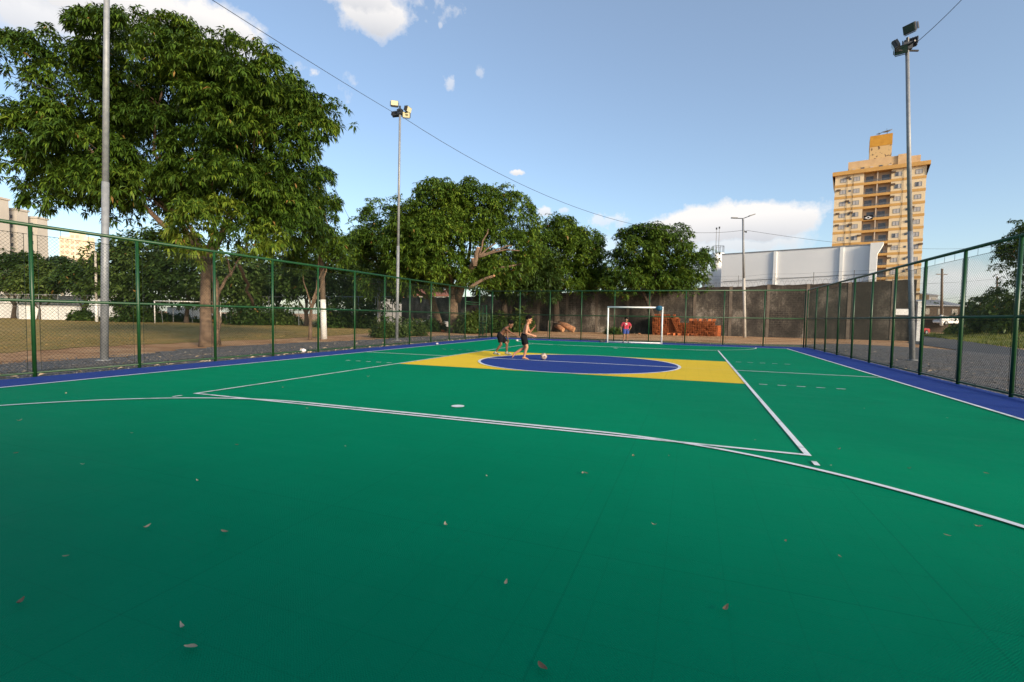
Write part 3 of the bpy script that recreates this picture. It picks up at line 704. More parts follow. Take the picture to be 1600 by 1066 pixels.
# ------------------------------------------------------------------ people
def remeshed(mb, name, m_, parent, voxel, it=3):
    tmp = mb.build(name, m_)
    r = tmp.modifiers.new('r', 'REMESH'); r.mode = 'VOXEL'; r.voxel_size = voxel; r.use_smooth_shade = True
    s = tmp.modifiers.new('s', 'SMOOTH'); s.factor = .5; s.iterations = it
    dg = bpy.context.evaluated_depsgraph_get()
    me = bpy.data.meshes.new_from_object(tmp.evaluated_get(dg)); me.name = name
    if not me.materials: me.materials.append(m_)
    me.polygons.foreach_set('use_smooth', [True] * len(me.polygons))
    bpy.data.objects.remove(tmp)
    o = bpy.data.objects.new(name, me); COL.objects.link(o)
    if parent is not None: o.parent = parent
    return o
def V3(*a): return np.array(a, float)
def nrm(v): return v / (np.linalg.norm(v) + 1e-9)
def hand(mb, wrist, d, palm_n, sc_=1.0, curl=.5):
    """palm, four unequal curled fingers and a thumb leaving the palm's side"""
    d = nrm(d); n = nrm(palm_n - d * (palm_n @ d)); s = np.cross(d, n)
    pc = wrist + d * .045 * sc_
    for k in (-1, 0, 1): mb.capsule(wrist + s * .012 * k * sc_, wrist + d * .075 * sc_ + s * .018 * k * sc_, .014 * sc_, .013 * sc_, 8)
    for k, ln_ in enumerate((.058, .066, .062, .048)):
        b = wrist + d * .078 * sc_ + s * (k - 1.5) * .0165 * sc_
        m_ = b + nrm(d + n * curl * .5 + s * (k - 1.5) * .06) * ln_ * .5 * sc_
        e = m_ + nrm(d + n * curl * 1.6) * ln_ * .5 * sc_
        mb.capsule(b, m_, .0078 * sc_, .0072 * sc_, 7); mb.capsule(m_, e, .0072 * sc_, .006 * sc_, 7)
    tb = wrist + d * .03 * sc_ - s * .022 * sc_; tm = tb + nrm(d * .6 - s * .8 + n * .3) * .034 * sc_; te = tm + nrm(d * .9 - s * .3 + n * .5) * .03 * sc_
    mb.capsule(tb, tm, .0105 * sc_, .009 * sc_, 7); mb.capsule(tm, te, .009 * sc_, .007 * sc_, 7)
def head(mb, neck, c, fwd, left, up, r=.093):
    mb.capsule(neck, c - up * .05, .048, .045, 10)
    mb.ellipsoid((0, 0, 0), (1, 1, 1), 14, 10)
    k = len(mb.v) - 15 * 0
    n_ = 14 * 11
    for i in range(len(mb.v) - n_, len(mb.v)):
        v = mb.v[i]; mb.v[i] = tuple(c + fwd * v[0] * r * .98 + left * v[1] * r * .80 + up * (v[2] * r * 1.14 + .012))
    mb.capsule(c - up * .07 + fwd * .03, c - up * .095 + fwd * .06, .05, .03, 10)      # jaw and chin
    mb.capsule(c + fwd * .086 + up * .012, c + fwd * .106 - up * .018, .010, .015, 8)   # nose
    mb.capsule(c + fwd * .083 - up * .055 + left * .018, c + fwd * .083 - up * .055 - left * .018, .009, .009, 8)   # lips
    for s in (-1, 1): mb.capsule(c + left * s * .078 + up * .018 - fwd * .005, c + left * s * .08 - up * .022, .016, .012, 8)  # ears
def face_bits(root, c, fwd, left, up, r=.093):
    e = MB()
    for s in (-1, 1): e.ellipsoid(tuple(c + fwd * .083 + left * s * .031 + up * .018), (.011, .011, .008), 8, 6)
    e.build('eyes', M['eye'], root, True)
def hair_cap(root, c, fwd, left, up, r=.093, style='short'):
    h = MB(); h.ellipsoid((0, 0, 0), (1, 1, 1), 14, 10); n_ = 14 * 11
    for i in range(len(h.v)):
        v = h.v[i]; h.v[i] = tuple(c - fwd * .016 + fwd * v[0] * r * 1.02 + left * v[1] * r * .95 + up * (v[2] * r * .98 + .052))
    rr = random.Random(4)
    for k in range(26):
        a = rr.uniform(0, 6.28); t = rr.uniform(.1, 1.2); d = fwd * math.cos(a) * math.sin(t) + left * math.sin(a) * math.sin(t) + up * math.cos(t)
        q = c + up * .045 - fwd * .018 + d * r * .95; h.capsule(q, q + d * .03 - fwd * .006, .024, .014, 7)
    h.capsule(c - fwd * .08 + up * .02, c - fwd * .075 - up * .04, .034, .022, 8)
    return remeshed(h, 'hair', M['hair'], root, .008, 2)
def shoe(root, ankle, toe, m_, pitch=None):
    s = MB(); d = nrm(toe - ankle * V3(1, 1, 0) - toe * V3(0, 0, 1)) if False else nrm((toe - ankle) * V3(1, 1, 0.6))
    heel = ankle - d * .055; heel[2] = min(ankle[2], toe[2] + .06) - .035 if ankle[2] < .14 else ankle[2] - .05
    s.capsule(heel, toe, .040, .034, 10); s.capsule(ankle - V3(0, 0, .03), ankle + V3(0, 0, .012), .044, .042, 10); s.capsule(ankle - V3(0, 0, .025), toe, .040, .03, 10)
    o = remeshed(s, 'shoe', m_, root, .008, 2)
    return o
def legs(mb, hip, knee, ankle, toe, sc_=1.0, bare=True):
    mb.capsule(hip, knee, .078 * sc_, .050 * sc_, 12)
    mid = knee + (ankle - knee) * .3 - nrm(np.cross(np.cross(ankle - knee, toe - ankle), ankle - knee)) * .012
    mb.capsule(knee, mid, .049 * sc_, .052 * sc_, 12); mb.capsule(mid, ankle, .050 * sc_, .032 * sc_, 12)
    if bare:
        d = toe - ankle; dn = nrm(d); side = nrm(np.cross(dn, V3(0, 0, 1)) if abs(dn[2]) < .95 else V3(0, 1, 0))
        mb.capsule(ankle - dn * .03 - V3(0, 0, .02), ankle, .034 * sc_, .034 * sc_, 10)
        mb.capsule(ankle, ankle + d * .75, .034 * sc_, .027 * sc_, 10)
        for k, l_ in enumerate((.2, .19, .17, .15, .12)):
            b = ankle + d * .72 + side * (k - 2) * .0165; mb.capsule(b, b + dn * l_ * .3, .0105, .0085, 7)
def arms(mb, sh, el, wr, sc_=1.0):
    mb.capsule(sh, el, .046 * sc_, .036 * sc_, 10); mb.capsule(el, wr, .036 * sc_, .024 * sc_, 10)

def make_person(loc, rz, label, skin, J, shorts_m, shirt_m=None, shoes_m=None, sc_=1.0, head_turn=0.0):
    root = empty('person', loc, rz, label, 'person')
    up = nrm(J['head'] - J['neck']) * .5 + V3(0, 0, .5); up = nrm(up)
    fwd = V3(math.cos(head_turn), math.sin(head_turn), -.08); fwd = nrm(fwd - up * (fwd @ up)); left = np.cross(up, fwd)
    b = MB()
    pel, chest, neck = J['pelvis'], J['chest'], J['neck']
    hl, hr, sL, sR = J['hipL'], J['hipR'], J['shL'], J['shR']
    b.capsule(hl, hr, .088, .088, 12)
    ws = nrm(hl - hr)
    for k in (-.055, .055):
        b.capsule(pel + ws * k, pel + (chest - pel) * .5 + ws * k * .85, .082, .072, 12)
        b.capsule(pel + (chest - pel) * .5 + ws * k * .85, chest + nrm(sL - sR) * k * 1.35, .072, .086, 12)
    b.capsule(sL + (sR - sL) * .14, sR + (sL - sR) * .14, .055, .055, 12)
    b.capsule(chest, neck, .07, .046, 12)
    b.capsule(neck - (neck - chest) * .15, sL, .045, .042, 10); b.capsule(neck - (neck - chest) * .15, sR, .045, .042, 10)
    head(b, neck, J['head'], fwd, left, up)
    bare = shoes_m is None
    legs(b, hl, J['kneeL'], J['ankL'], J['toeL'], sc_, bare); legs(b, hr, J['kneeR'], J['ankR'], J['toeR'], sc_, bare)
    arms(b, sL, J['elL'], J['wrL'], sc_); arms(b, sR, J['elR'], J['wrR'], sc_)
    hand(b, J['wrL'], J['wrL'] - J['elL'] if 'hdL' not in J else J['hdL'], J.get('pnL', V3(0, -1, 0)), .95)
    hand(b, J['wrR'], J['wrR'] - J['elR'] if 'hdR' not in J else J['hdR'], J.get('pnR', V3(0, 1, 0)), .95)
    remeshed(b, 'body', skin, root, .0055, 3)
    face_bits(root, J['head'], fwd, left, up); hair_cap(root, J['head'], fwd, left, up)
    s = MB(); s.capsule(hl + V3(0, 0, .03), hr + V3(0, 0, .03), .100, .100, 14); s.capsule(pel + ws * .04 + V3(0, 0, .05), pel - ws * .04 + V3(0, 0, .05), .090, .090, 14)
    for h_, k_ in ((hl, J['kneeL']), (hr, J['kneeR'])):
        e = h_ + (k_ - h_) * J.get('hem', .70); s.capsule(h_, h_ + (e - h_) * .55, .104, .094, 14); s.tube([h_ + (e - h_) * .4, e], [.094, .088], 14)
    remeshed(s, 'shorts', shorts_m, root, .010, 4)
    if shirt_m is not None:
        t = MB(); 
        for k in (-.06, .06):
            t.capsule(pel + ws * k + V3(0, 0, .04), pel + (chest - pel) * .5 + ws * k, .105, .098, 14)
            t.capsule(pel + (chest - pel) * .5 + ws * k, chest + nrm(sL - sR) * k * 1.4, .098, .102, 14)
        t.capsule(sL + (sR - sL) * .1, sR + (sL - sR) * .1, .07, .07, 12); t.capsule(chest, neck - (neck - chest) * .25, .085, .062, 12)
        for a_, e_ in ((sL, J['elL']), (sR, J['elR'])): t.capsule(a_, a_ + (e_ - a_) * .35, .066, .062, 12); t.tube([a_ + (e_ - a_) * .2, a_ + (e_ - a_) * .72], [.066, .068], 12)
        sh = remeshed(t, 'shirt', shirt_m, root, .010, 4)
        pr = MB(); fx = chest + V3(.108, 0, .02)
        for (yy, zz, w_, h_) in ((-.045, .05, .012, .02), (-.018, .055, .012, .018), (.012, .052, .014, .02), (.042, .048, .012, .018), (0, .015, .055, .008), (.02, -.02, .035, .012), (-.03, -.05, .02, .01)):
            pr.obox(fx + V3(.0, yy, zz), V3(.006, 0, 0), V3(0, w_, 0), V3(0, 0, h_))
        pr.build('shirt_print', M['white_cloth'], sh)
    if shoes_m is not None:
        shoe(root, J['ankL'], J['toeL'], shoes_m); shoe(root, J['ankR'], J['toeR'], shoes_m)
    return root
face_r = math.atan2(R_[1], R_[0])
q = gnd(818.5, 563)
make_person((q[0], q[1], .012), face_r, 'shirtless tan boy in black shorts running barefoot after the ball', M['skin_tan'], dict(
    pelvis=V3(-.02, 0, .74), hipL=V3(-.01, .085, .72), hipR=V3(-.01, -.085, .72), chest=V3(.07, 0, 1.02), neck=V3(.10, 0, 1.15), head=V3(.135, 0, 1.29),
    shL=V3(.06, .165, 1.09), shR=V3(.08, -.165, 1.09), elL=V3(.19, .21, .89), wrL=V3(.31, .10, 1.04), elR=V3(.05, -.23, .87), wrR=V3(.26, -.2, .80), hdR=V3(1, .1, -.2), pnR=V3(0, .8, -.5), pnL=V3(-1, -.3, 0),
    kneeR=V3(.09, -.08, .41), ankR=V3(.0, -.075, .08), toeR=V3(.15, -.085, .025), kneeL=V3(.03, .09, .38), ankL=V3(-.29, .10, .2), toeL=V3(-.37, .10, .07)),
    M['black_cloth'])
q = (gnd(775, 557.5) + gnd(792, 553.5)) / 2
make_person((q[0], q[1], .012), face_r - .22, 'shirtless dark-skinned boy in black shorts crouching forward with an arm stretched out', M['skin_brown'], dict(
    pelvis=V3(-.07, 0, .70), hipL=V3(-.06, .085, .68), hipR=V3(-.06, -.085, .68), chest=V3(.13, 0, .92), neck=V3(.215, 0, 1.01), head=V3(.315, -.02, 1.10),
    shL=V3(.15, .16, .97), shR=V3(.17, -.16, .96), elL=V3(.14, .2, .73), wrL=V3(.19, .15, .55), elR=V3(.37, -.21, .82), wrR=V3(.58, -.2, .71), hdR=V3(1, 0, -.35), pnR=V3(0, .6, -.8), hdL=V3(.1, 0, -1), pnL=V3(0, -1, 0),
    kneeR=V3(.0, -.10, .38), ankR=V3(-.2, -.10, .095), toeR=V3(-.05, -.12, .035), kneeL=V3(.17, .10, .39), ankL=V3(.16, .12, .095), toeL=V3(.31, .10, .035), hem=.74),
    M['black_cloth'], None, M['shoe_grey'], .92, -.35)
q = gnd(977.5, 536)
fc = math.atan2(CAM[1] - q[1], CAM[0] - q[0])
make_person((q[0], q[1], .012), fc + .12, 'goalkeeper boy in red shirt and blue shorts standing inside the goal', M['skin_mid'], dict(
    pelvis=V3(0, 0, .76), hipL=V3(0, .085, .74), hipR=V3(0, -.085, .74), chest=V3(.0, 0, 1.04), neck=V3(.02, 0, 1.18), head=V3(.04, 0, 1.31),
    shL=V3(0, .175, 1.11), shR=V3(0, -.175, 1.11), elL=V3(-.06, .29, .92), wrL=V3(.08, .2, .78), elR=V3(-.05, -.29, .9), wrR=V3(.05, -.27, .68), hdL=V3(.3, -.5, -.5), hdR=V3(.1, .1, -1),
    kneeR=V3(.03, -.10, .42), ankR=V3(0, -.13, .09), toeR=V3(.15, -.16, .035), kneeL=V3(.03, .09, .42), ankL=V3(0, .10, .09), toeL=V3(.15, .13, .035), hem=.72),
    M['blue_cloth'], M['red_cloth'], M['shoe_black'], .95)
# ------------------------------------------------------------------ trees and plants
def nrow(a): return a / (np.linalg.norm(a, axis=-1, keepdims=True) + 1e-9)
UP = np.array([0, 0, 1.0])
FR = np.stack([Rh, Fh, UP])                     # rows: sideways, away, up
def hull(px, py, rx, ry, depth, deep=None, dd=0.0):
    s = depth / FPX
    return (at(px, py, depth + dd), np.array([rx * s, deep if deep else (rx + ry) / 2 * s, ry * s]))
def leaves(P, D, K, Ln, W, droop, rg, tone, tone_sd=.16):
    """P rosette centres, D axis, tone per rosette -> V, F, tone"""
    N = len(P); ax = nrow(D)
    h = np.where(np.abs(ax[:, 2:3]) < .9, UP[None], np.array([[1.0, 0, 0]])); e1 = nrow(np.cross(ax, h)); e2 = np.cross(ax, e1)
    ph = (np.arange(K)[None] * 2.39996 + rg.uniform(0, 6.28, (N, 1)) + rg.normal(0, .25, (N, K)))[..., None]
    th = rg.uniform(rad(40), rad(100), (N, K))[..., None]
    d = ax[:, None] * np.cos(th) + (e1[:, None] * np.cos(ph) + e2[:, None] * np.sin(ph)) * np.sin(th)
    l = (Ln * rg.uniform(.65, 1.2, (N, K)))[..., None]
    b = P[:, None] + d * l * .08
    d1 = nrow(d - UP * droop * .25); mid = b + d1 * l * .42
    d2 = nrow(d1 - UP * droop * rg.uniform(.6, 1.3, (N, K))[..., None]); tip = mid + d2 * l * .55
    s = nrow(np.cross(d1, UP + rg.normal(0, .35, (N, K, 3)))) * W * .5 * rg.uniform(.75, 1.2, (N, K))[..., None]
    V = np.stack([b, mid + s, mid - s, tip], 2).reshape(-1, 3)
    i = np.arange(N * K)[:, None] * 4
    F = np.concatenate([np.concatenate([i, i + 1, i + 2], 1), np.concatenate([i + 2, i + 1, i + 3], 1)])
    t = np.clip(tone[:, None] + rg.normal(0, tone_sd, (N, K)), 0, .93)
    t = np.where(rg.uniform(0, 1, (N, K)) < .006, 1.0, t)
    return V, F, np.repeat(t.reshape(-1), 4)
def crown(parent, hulls, nros, mat_, seed, clump=1.1, K=12, Ln=.34, W=.075, droop=.9, tones=None, base_tone=.42, inner=.16, nck=2.8):
    rg = np.random.default_rng(seed); vol = np.array([(h[1][0] * h[1][2] + h[1][0] * h[1][1] + h[1][1] * h[1][2]) for h in hulls]); vol = vol / vol.sum()
    PP, DD, TT = [], [], []; cents = []
    for hi, (c, r) in enumerate(hulls):
        n = max(60, int(nros * vol[hi]))
        nc = max(5, int(nck * (r[0] * r[2] + r[0] * r[1] + r[1] * r[2]) / (clump ** 2)))
        d = nrow(rg.normal(0, 1, (nc, 3)) + np.array([0, 0, .12]))
        d = d[d[:, 2] > -.82]
        cc = c + (d * r * rg.uniform(.62, .98, (len(d), 1))) @ FR
        cr = clump * rg.uniform(.6, 1.25, len(d))
        cents.append(cc)
        k = rg.integers(0, len(d), n)
        v = nrow(rg.normal(0, 1, (n, 3)) + d[k] @ FR * .9 + UP * .45)
        p = cc[k] + v * cr[k][:, None] * np.array([1, 1, .72]) * rg.uniform(.55, 1.08, (n, 1))
        ctone = rg.normal(0, .10, len(d))
        PP.append(p); DD.append(v * .6 + UP * .65 + rg.normal(0, .22, (n, 3))); TT.append(base_tone + ctone[k] + (tones[hi] if tones else 0) + 0 * k)
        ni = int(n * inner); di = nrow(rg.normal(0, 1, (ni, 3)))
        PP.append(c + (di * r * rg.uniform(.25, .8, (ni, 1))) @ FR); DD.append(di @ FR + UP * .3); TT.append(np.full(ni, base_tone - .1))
    P, D, T = np.concatenate(PP), np.concatenate(DD), np.concatenate(TT)
    zmin = parent.location.z + .9; ok = P[:, 2] > zmin
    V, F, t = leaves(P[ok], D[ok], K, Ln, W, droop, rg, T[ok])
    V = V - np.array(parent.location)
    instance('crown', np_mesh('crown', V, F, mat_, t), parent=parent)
    return np.concatenate(cents)
def limb(mb, a, b, r0, r1, seed, bend=.12, n=7, sides=9):
    rr = np.random.default_rng(seed); a = np.array(a, float); b = np.array(b, float); Lw = np.linalg.norm(b - a)
    off = rr.normal(0, bend * Lw * .5, 3); pts = []
    for i in range(n):
        t = i / (n - 1); q = a + (b - a) * t + off * math.sin(math.pi * t) + rr.normal(0, .012 * Lw, 3) * (0 < i < n - 1) + UP * .06 * Lw * math.sin(math.pi * t); pts.append(q)
    mb.tube(pts, [r0 + (r1 - r0) * (i / (n - 1)) ** .8 for i in range(n)], sides); return pts[-1]
def tree(name, base, label, hulls, nros, mat_, seed, r0=.3, fork=None, fork_h=.3, bark='bark', nlimb=7, group=None, cat='tree', lean=(0, 0), **kw):
    base = np.array(base, float); root = empty(name, base, 0, label, cat, group)
    cents = crown(root, hulls, nros, M[mat_], seed, **kw)
    rr = random.Random(seed)
    cc = np.mean([h[0] for h in hulls], 0)
    fk = np.array(fork, float) if fork is not None else base + (cc - base) * fork_h + np.array([lean[0], lean[1], 0])
    mb = MB(); rel = lambda q: np.array(q) - base
    n = 7; pts = []; rs = []
    for i in range(n):
        t = i / (n - 1); pts.append(rel(base) + rel(fk) * t + np.array([math.sin(t * 3 + seed) * .06, math.cos(t * 2.3 + seed) * .06, 0]) * (r0 / .3))
        rs.append(r0 * (1.35 if i == 0 else (1.05 - .3 * t)))
    pts[0] = pts[0] - UP * .1
    mb.tube(pts, rs, 12)
    top = pts[-1]
    idx = rr.sample(range(len(cents)), min(nlimb * 4, len(cents)))
    mains = [rel(h[0] - UP * h[1][2] * .15) for h in sorted(hulls, key=lambda h: -h[1][0] * h[1][2])[:nlimb]]
    for i, q in enumerate(mains):
        limb(mb, top - UP * .15, q, r0 * .5, r0 * .14, seed + i)
        near = sorted(idx, key=lambda k: np.linalg.norm(rel(cents[k]) - q))[:4]
        for k in near: limb(mb, q * .85 + top * .15, rel(cents[k]), r0 * .13, r0 * .04, seed * 7 + k, n=5, sides=6)
    tr = mb.build('trunk', M[bark], root, True)
    return root, mb

# 1 the big mango on the left
D1 = 20.6
hb = [hull(126, 138, 64, 64, D1, 3.0), hull(255, 125, 105, 74, D1, 3.8), hull(400, 180, 78, 82, D1, 3.2), hull(440, 155, 44, 40, D1, 2), hull(66, 250, 44, 48, D1, 2.6), hull(200, 262, 105, 62, D1, 3.6),
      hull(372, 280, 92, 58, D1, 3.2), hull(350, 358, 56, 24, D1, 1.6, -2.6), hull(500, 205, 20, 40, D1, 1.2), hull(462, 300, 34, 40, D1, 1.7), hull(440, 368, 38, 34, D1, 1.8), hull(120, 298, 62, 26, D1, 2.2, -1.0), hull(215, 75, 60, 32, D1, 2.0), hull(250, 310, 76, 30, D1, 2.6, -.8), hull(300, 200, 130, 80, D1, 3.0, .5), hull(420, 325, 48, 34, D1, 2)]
t1b = gnd(323, 539.5)
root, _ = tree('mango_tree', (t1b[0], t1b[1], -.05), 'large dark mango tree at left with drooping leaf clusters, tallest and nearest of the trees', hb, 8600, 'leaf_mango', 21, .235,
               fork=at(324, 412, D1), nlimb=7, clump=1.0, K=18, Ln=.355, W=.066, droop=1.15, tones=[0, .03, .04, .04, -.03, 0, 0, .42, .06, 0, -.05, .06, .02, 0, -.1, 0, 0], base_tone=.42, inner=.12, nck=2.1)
mb = MB(); b_ = np.array(root.location); limb(mb, at(340, 540, D1) - b_, at(337, 440, D1) - b_, .15, .12, 3, .03); limb(mb, at(337, 445, D1) - b_, at(322, 385, D1 + .3) - b_, .12, .08, 4, .05)
limb(mb, at(341, 462, D1) - b_, at(363, 425, D1 - .3) - b_, .07, .05, 5, .05); limb(mb, at(360, 432, D1 - .3) - b_, at(352, 400, D1 - .3) - b_, .045, .03, 6, .05); limb(mb, at(360, 432, D1 - .3) - b_, at(378, 400, D1 - .2) - b_, .045, .03, 8, .05)
limb(mb, at(396, 478, D1 + 6) - b_, at(374, 415, D1 + 2) - b_, .07, .08, 9, .04)
mb.build('second_stem', M['bark'], root, True)
# 2 the mango with the pruned side
D2 = 41.5
hb = [hull(680, 352, 60, 58, D2, 4.0), hull(735, 338, 48, 46, D2, 3.4), hull(640, 385, 40, 48, D2, 3), hull(795, 345, 36, 46, D2, 2.6), hull(705, 430, 52, 26, D2, 2.4, -1), hull(650, 430, 40, 28, D2, 2.2), hull(770, 428, 32, 22, D2, 1.6, -1.5), hull(690, 305, 34, 22, D2, 2.6), hull(815, 395, 22, 32, D2, 1.6), hull(690, 385, 58, 46, D2, 2.5, -1.5)]
t2b = gnd(712, 519)
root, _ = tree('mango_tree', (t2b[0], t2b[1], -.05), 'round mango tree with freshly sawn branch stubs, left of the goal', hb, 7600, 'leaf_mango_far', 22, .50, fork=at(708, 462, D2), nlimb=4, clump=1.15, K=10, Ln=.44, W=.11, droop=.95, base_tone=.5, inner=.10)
mb = MB(); b_ = np.array(root.location); cutm = MB()
f_ = at(715, 470, D2) - b_; e_ = at(742, 410, D2 - 3) - b_; limb(mb, f_, e_, .30, .22, 31, .05)
for (x, y, r_, cx_, cy_) in ((747, 388, .16, 0, 0), (739, 405, .17, 0, 0)):
    a_ = e_ + UP * -.3; q = at(x, y, D2 - 3) - b_; limb(mb, a_, q, r_ + .03, r_, 5, .03); cutm.tube([q - UP * .02, q + UP * .06], r_ * .98, 10)
for (x, y) in ((775, 380), (800, 384), (763, 358), (812, 392)): limb(mb, at(748, 402, D2 - 3) - b_, at(x, y, D2 - 2.6) - b_, .10, .04, x, .05)
limb(mb, at(732, 452, D2 - 3) - b_, at(770, 432, D2 - 3.2) - b_, .16, .10, 12, .05); q = at(771, 431.5, D2 - 3.2) - b_; cutm.tube([q, q + np.array([.08, -.03, .05])], .10, 9)
limb(mb, at(778, 420, D2 - 2) - b_, at(825, 412, D2 - 1) - b_, .10, .06, 14, .05)
mb.build('pruned_branches', M['bark'], root, True); cutm.build('sawn_ends', M['cut_wood'], root)
# neighbours
def simple_tree(px, py, label, hs, n, m_, seed, depth, r0, fork=None, name='mango_tree', base=None, **kw):
    b = gnd(px, py) if base is None else base
    return tree(name, (b[0], b[1], -.05), label, hs, n, m_, seed, r0, fork=fork, **kw)
D = 45.0; b_ = at(691, 507, D); b_[2] = 0
simple_tree(0, 0, 'shadowy mango tree half hidden behind the pruned one, trunk curving left', [hull(597, 368, 40, 44, D, 3), hull(640, 400, 42, 36, D, 3), hull(575, 395, 24, 34, D, 2), hull(655, 435, 40, 24, D, 2.4), hull(600, 440, 40, 22, D, 2.4)], 2900, 'leaf_mango_far', 23, D, .4, fork=at(672, 465, D), base=b_, clump=1.2, K=9, Ln=.46, W=.12, base_tone=.34)
D = 52.5; b_ = gnd(788, 517.5); D = depth_of(b_)
b_ = at(789, 512, 47.0); b_[2] = 0; D = 47.0
simple_tree(0, 0, 'dark forked mango tree between the pruned one and the lopsided one', [hull(800, 425, 42, 34, D, 3.4), hull(835, 432, 30, 28, D, 3), hull(770, 445, 28, 20, D, 2.4), hull(830, 455, 56, 14, D, 3), hull(760, 420, 24, 30, D, 2)], 2600, 'leaf_dark', 24, D, .36, fork=at(786, 472, D), base=b_, clump=1.2, K=9, Ln=.48, W=.13, base_tone=.3, bark='bark_dark')
b_ = aty(868, 517, 33.2); b_[2] = 0; D = depth_of(b_)
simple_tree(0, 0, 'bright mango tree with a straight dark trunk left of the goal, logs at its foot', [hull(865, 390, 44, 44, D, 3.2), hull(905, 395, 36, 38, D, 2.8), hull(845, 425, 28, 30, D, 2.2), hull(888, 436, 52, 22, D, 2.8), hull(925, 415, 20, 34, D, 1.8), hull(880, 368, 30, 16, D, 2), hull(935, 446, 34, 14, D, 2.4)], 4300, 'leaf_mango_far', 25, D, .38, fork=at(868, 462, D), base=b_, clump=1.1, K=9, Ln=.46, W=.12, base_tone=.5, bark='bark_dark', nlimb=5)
b_ = aty(1026, 520, 33.0); b_[2] = 0; D = depth_of(b_)
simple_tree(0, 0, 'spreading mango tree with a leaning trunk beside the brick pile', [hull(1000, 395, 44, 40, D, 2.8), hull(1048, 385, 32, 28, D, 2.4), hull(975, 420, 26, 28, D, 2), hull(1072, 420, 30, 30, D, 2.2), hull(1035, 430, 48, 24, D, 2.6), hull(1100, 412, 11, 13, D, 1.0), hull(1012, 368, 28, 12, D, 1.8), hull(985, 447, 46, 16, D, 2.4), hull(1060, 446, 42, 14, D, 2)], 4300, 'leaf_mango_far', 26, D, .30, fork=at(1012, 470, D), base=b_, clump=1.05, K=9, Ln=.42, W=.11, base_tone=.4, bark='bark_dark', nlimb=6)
# slim tree and utility pole beside the big mango
D = 26.3; b_ = at(484, 522, D); b_[2] = 0
simple_tree(0, 0, 'slim leafy young tree behind the whitewashed utility pole', [hull(490, 345, 26, 34, D, 1.2), hull(500, 300, 18, 34, D, 1.0), hull(520, 395, 26, 26, D, 1.2), hull(470, 400, 26, 26, D, 1.2)], 1200, 'leaf_mango', 27, D, .10, name='young_tree', base=b_, clump=.7, K=10, Ln=.32, W=.07, base_tone=.42)
# background trees beyond the playing field
bgk = dict(name='background_tree', group='trees beyond the playing field', bark='bark_dark')
BG = [ # px, top, half-width, depth, label, tone
 (22, 398, 42, 70, 'low dark tree in front of the beige apartment block at the left edge', .35), (62, 420, 36, 66, 'mid-height shrubby tree before the white field wall at far left', .4), (88, 408, 44, 74, 'wide dark tree in front of the red-tiled house', .3), (132, 418, 36, 64, 'small tree against the left concrete post of the field', .45),
 (190, 372, 46, 60, 'tall dark tree behind the near floodlight pole', .32), (240, 352, 54, 62, 'reddish-topped tall tree behind the old goal', .4), (292, 372, 50, 60, 'dense tree directly behind the old goal and mango trunk', .3), (372, 402, 50, 58, 'broad tree behind the second stem of the big mango', .38),
 (430, 400, 48, 62, 'dark tree between the big mango and the utility pole', .3), (478, 408, 40, 56, 'yellow-green tree left of the whitewashed utility pole', .45), (545, 375, 44, 60, 'tall loose tree right of the whitewashed utility pole', .4), (590, 405, 42, 64, 'dark tree beside the grey concrete post', .28)]
for i, (px, top, hw, D, lab, tn) in enumerate(BG):
    gy = 533 - 0 + 0; base = at(px, 495, D); base[2] = 0
    bot = 464 if i < 4 else (491 if i < 8 else 480); h = bot - top
    hs = [hull(px, top + h * .42, hw, h * .40, D, hw * D / FPX * .9), hull(px - hw * .5, top + h * .62, hw * .6, h * .34, D), hull(px + hw * .5, top + h * .66, hw * .6, h * .32, D), hull(px + hw * .1, top + h * .16, hw * .5, h * .18, D)]
    simple_tree(0, 0, lab, hs, 1150, 'leaf_dark' if i % 3 != 1 else 'leaf_bush', 60 + i, D, .28, base=base, clump=1.3, K=7, Ln=.62, W=.24, droop=.5, base_tone=tn, tones=None, **bgk)
D = 58; b_ = at(548, 495, D); b_[2] = 0
simple_tree(0, 0, 'sunlit lime-green sapling behind the fence, left of the grey post', [hull(566, 460, 17, 20, D, 1.3), hull(545, 470, 14, 14, D, 1)], 350, 'leaf_lime', 81, D, .1, base=b_, name='lime_tree', clump=.8, K=7, Ln=.5, W=.2, droop=.5)
# bushes along the far side of the field and beside the fence
def bush(px, py, hw, hh, D, label, m_, seed, n=350, Ln=.4, W=.14, base=None):
    b = at(px, py, D) if base is None else base; b = np.array(b); b[2] = -.05
    root = empty('bush', b, 0, label, 'bush', None); s = D / FPX; rg = np.random.default_rng(seed)
    r = np.array([hw * s, hw * s * .7, hh * s]); k = nrow(rg.normal(0, 1, (n, 3))); k[:, 2] = np.abs(k[:, 2])
    lob = 1 + .25 * np.sin(k[:, 0] * 5 + seed) * np.cos(k[:, 1] * 4 + seed)
    P = (k * r * (rg.uniform(.35, 1.0, (n, 1)) * lob[:, None])) @ FR; Dd = k @ FR + UP * .4 + rg.normal(0, .3, (n, 3))
    V, F, t = leaves(P, Dd, 8, Ln, W, .35, rg, np.full(n, .42) + rg.normal(0, .1, n)); V[:, 2] = np.maximum(V[:, 2], .02)
    st = MB()
    for i in range(9): st.tube([(rg.normal(0, .12) * hw * s, rg.normal(0, .12) * hw * s, 0), tuple((P[i * 7 % n]) * .8)], [.03, .012], 5)
    instance('foliage', np_mesh('foliage', V, F, M[m_], t), parent=root); st.build('stems', M['bark_dark'], root); return root
q = gnd(607, 526.5); bush(0, 0, 31, 32, depth_of(q), 'shrub with pale leaves just behind the left fence, left half of the pair', 'leaf_bush', 5, 520, .26, .075, base=q)
q = gnd(645, 524); bush(0, 0, 26, 27, depth_of(q), 'shrub with pale leaves just behind the left fence, right half of the pair', 'leaf_bush', 6, 420, .26, .075, base=q)
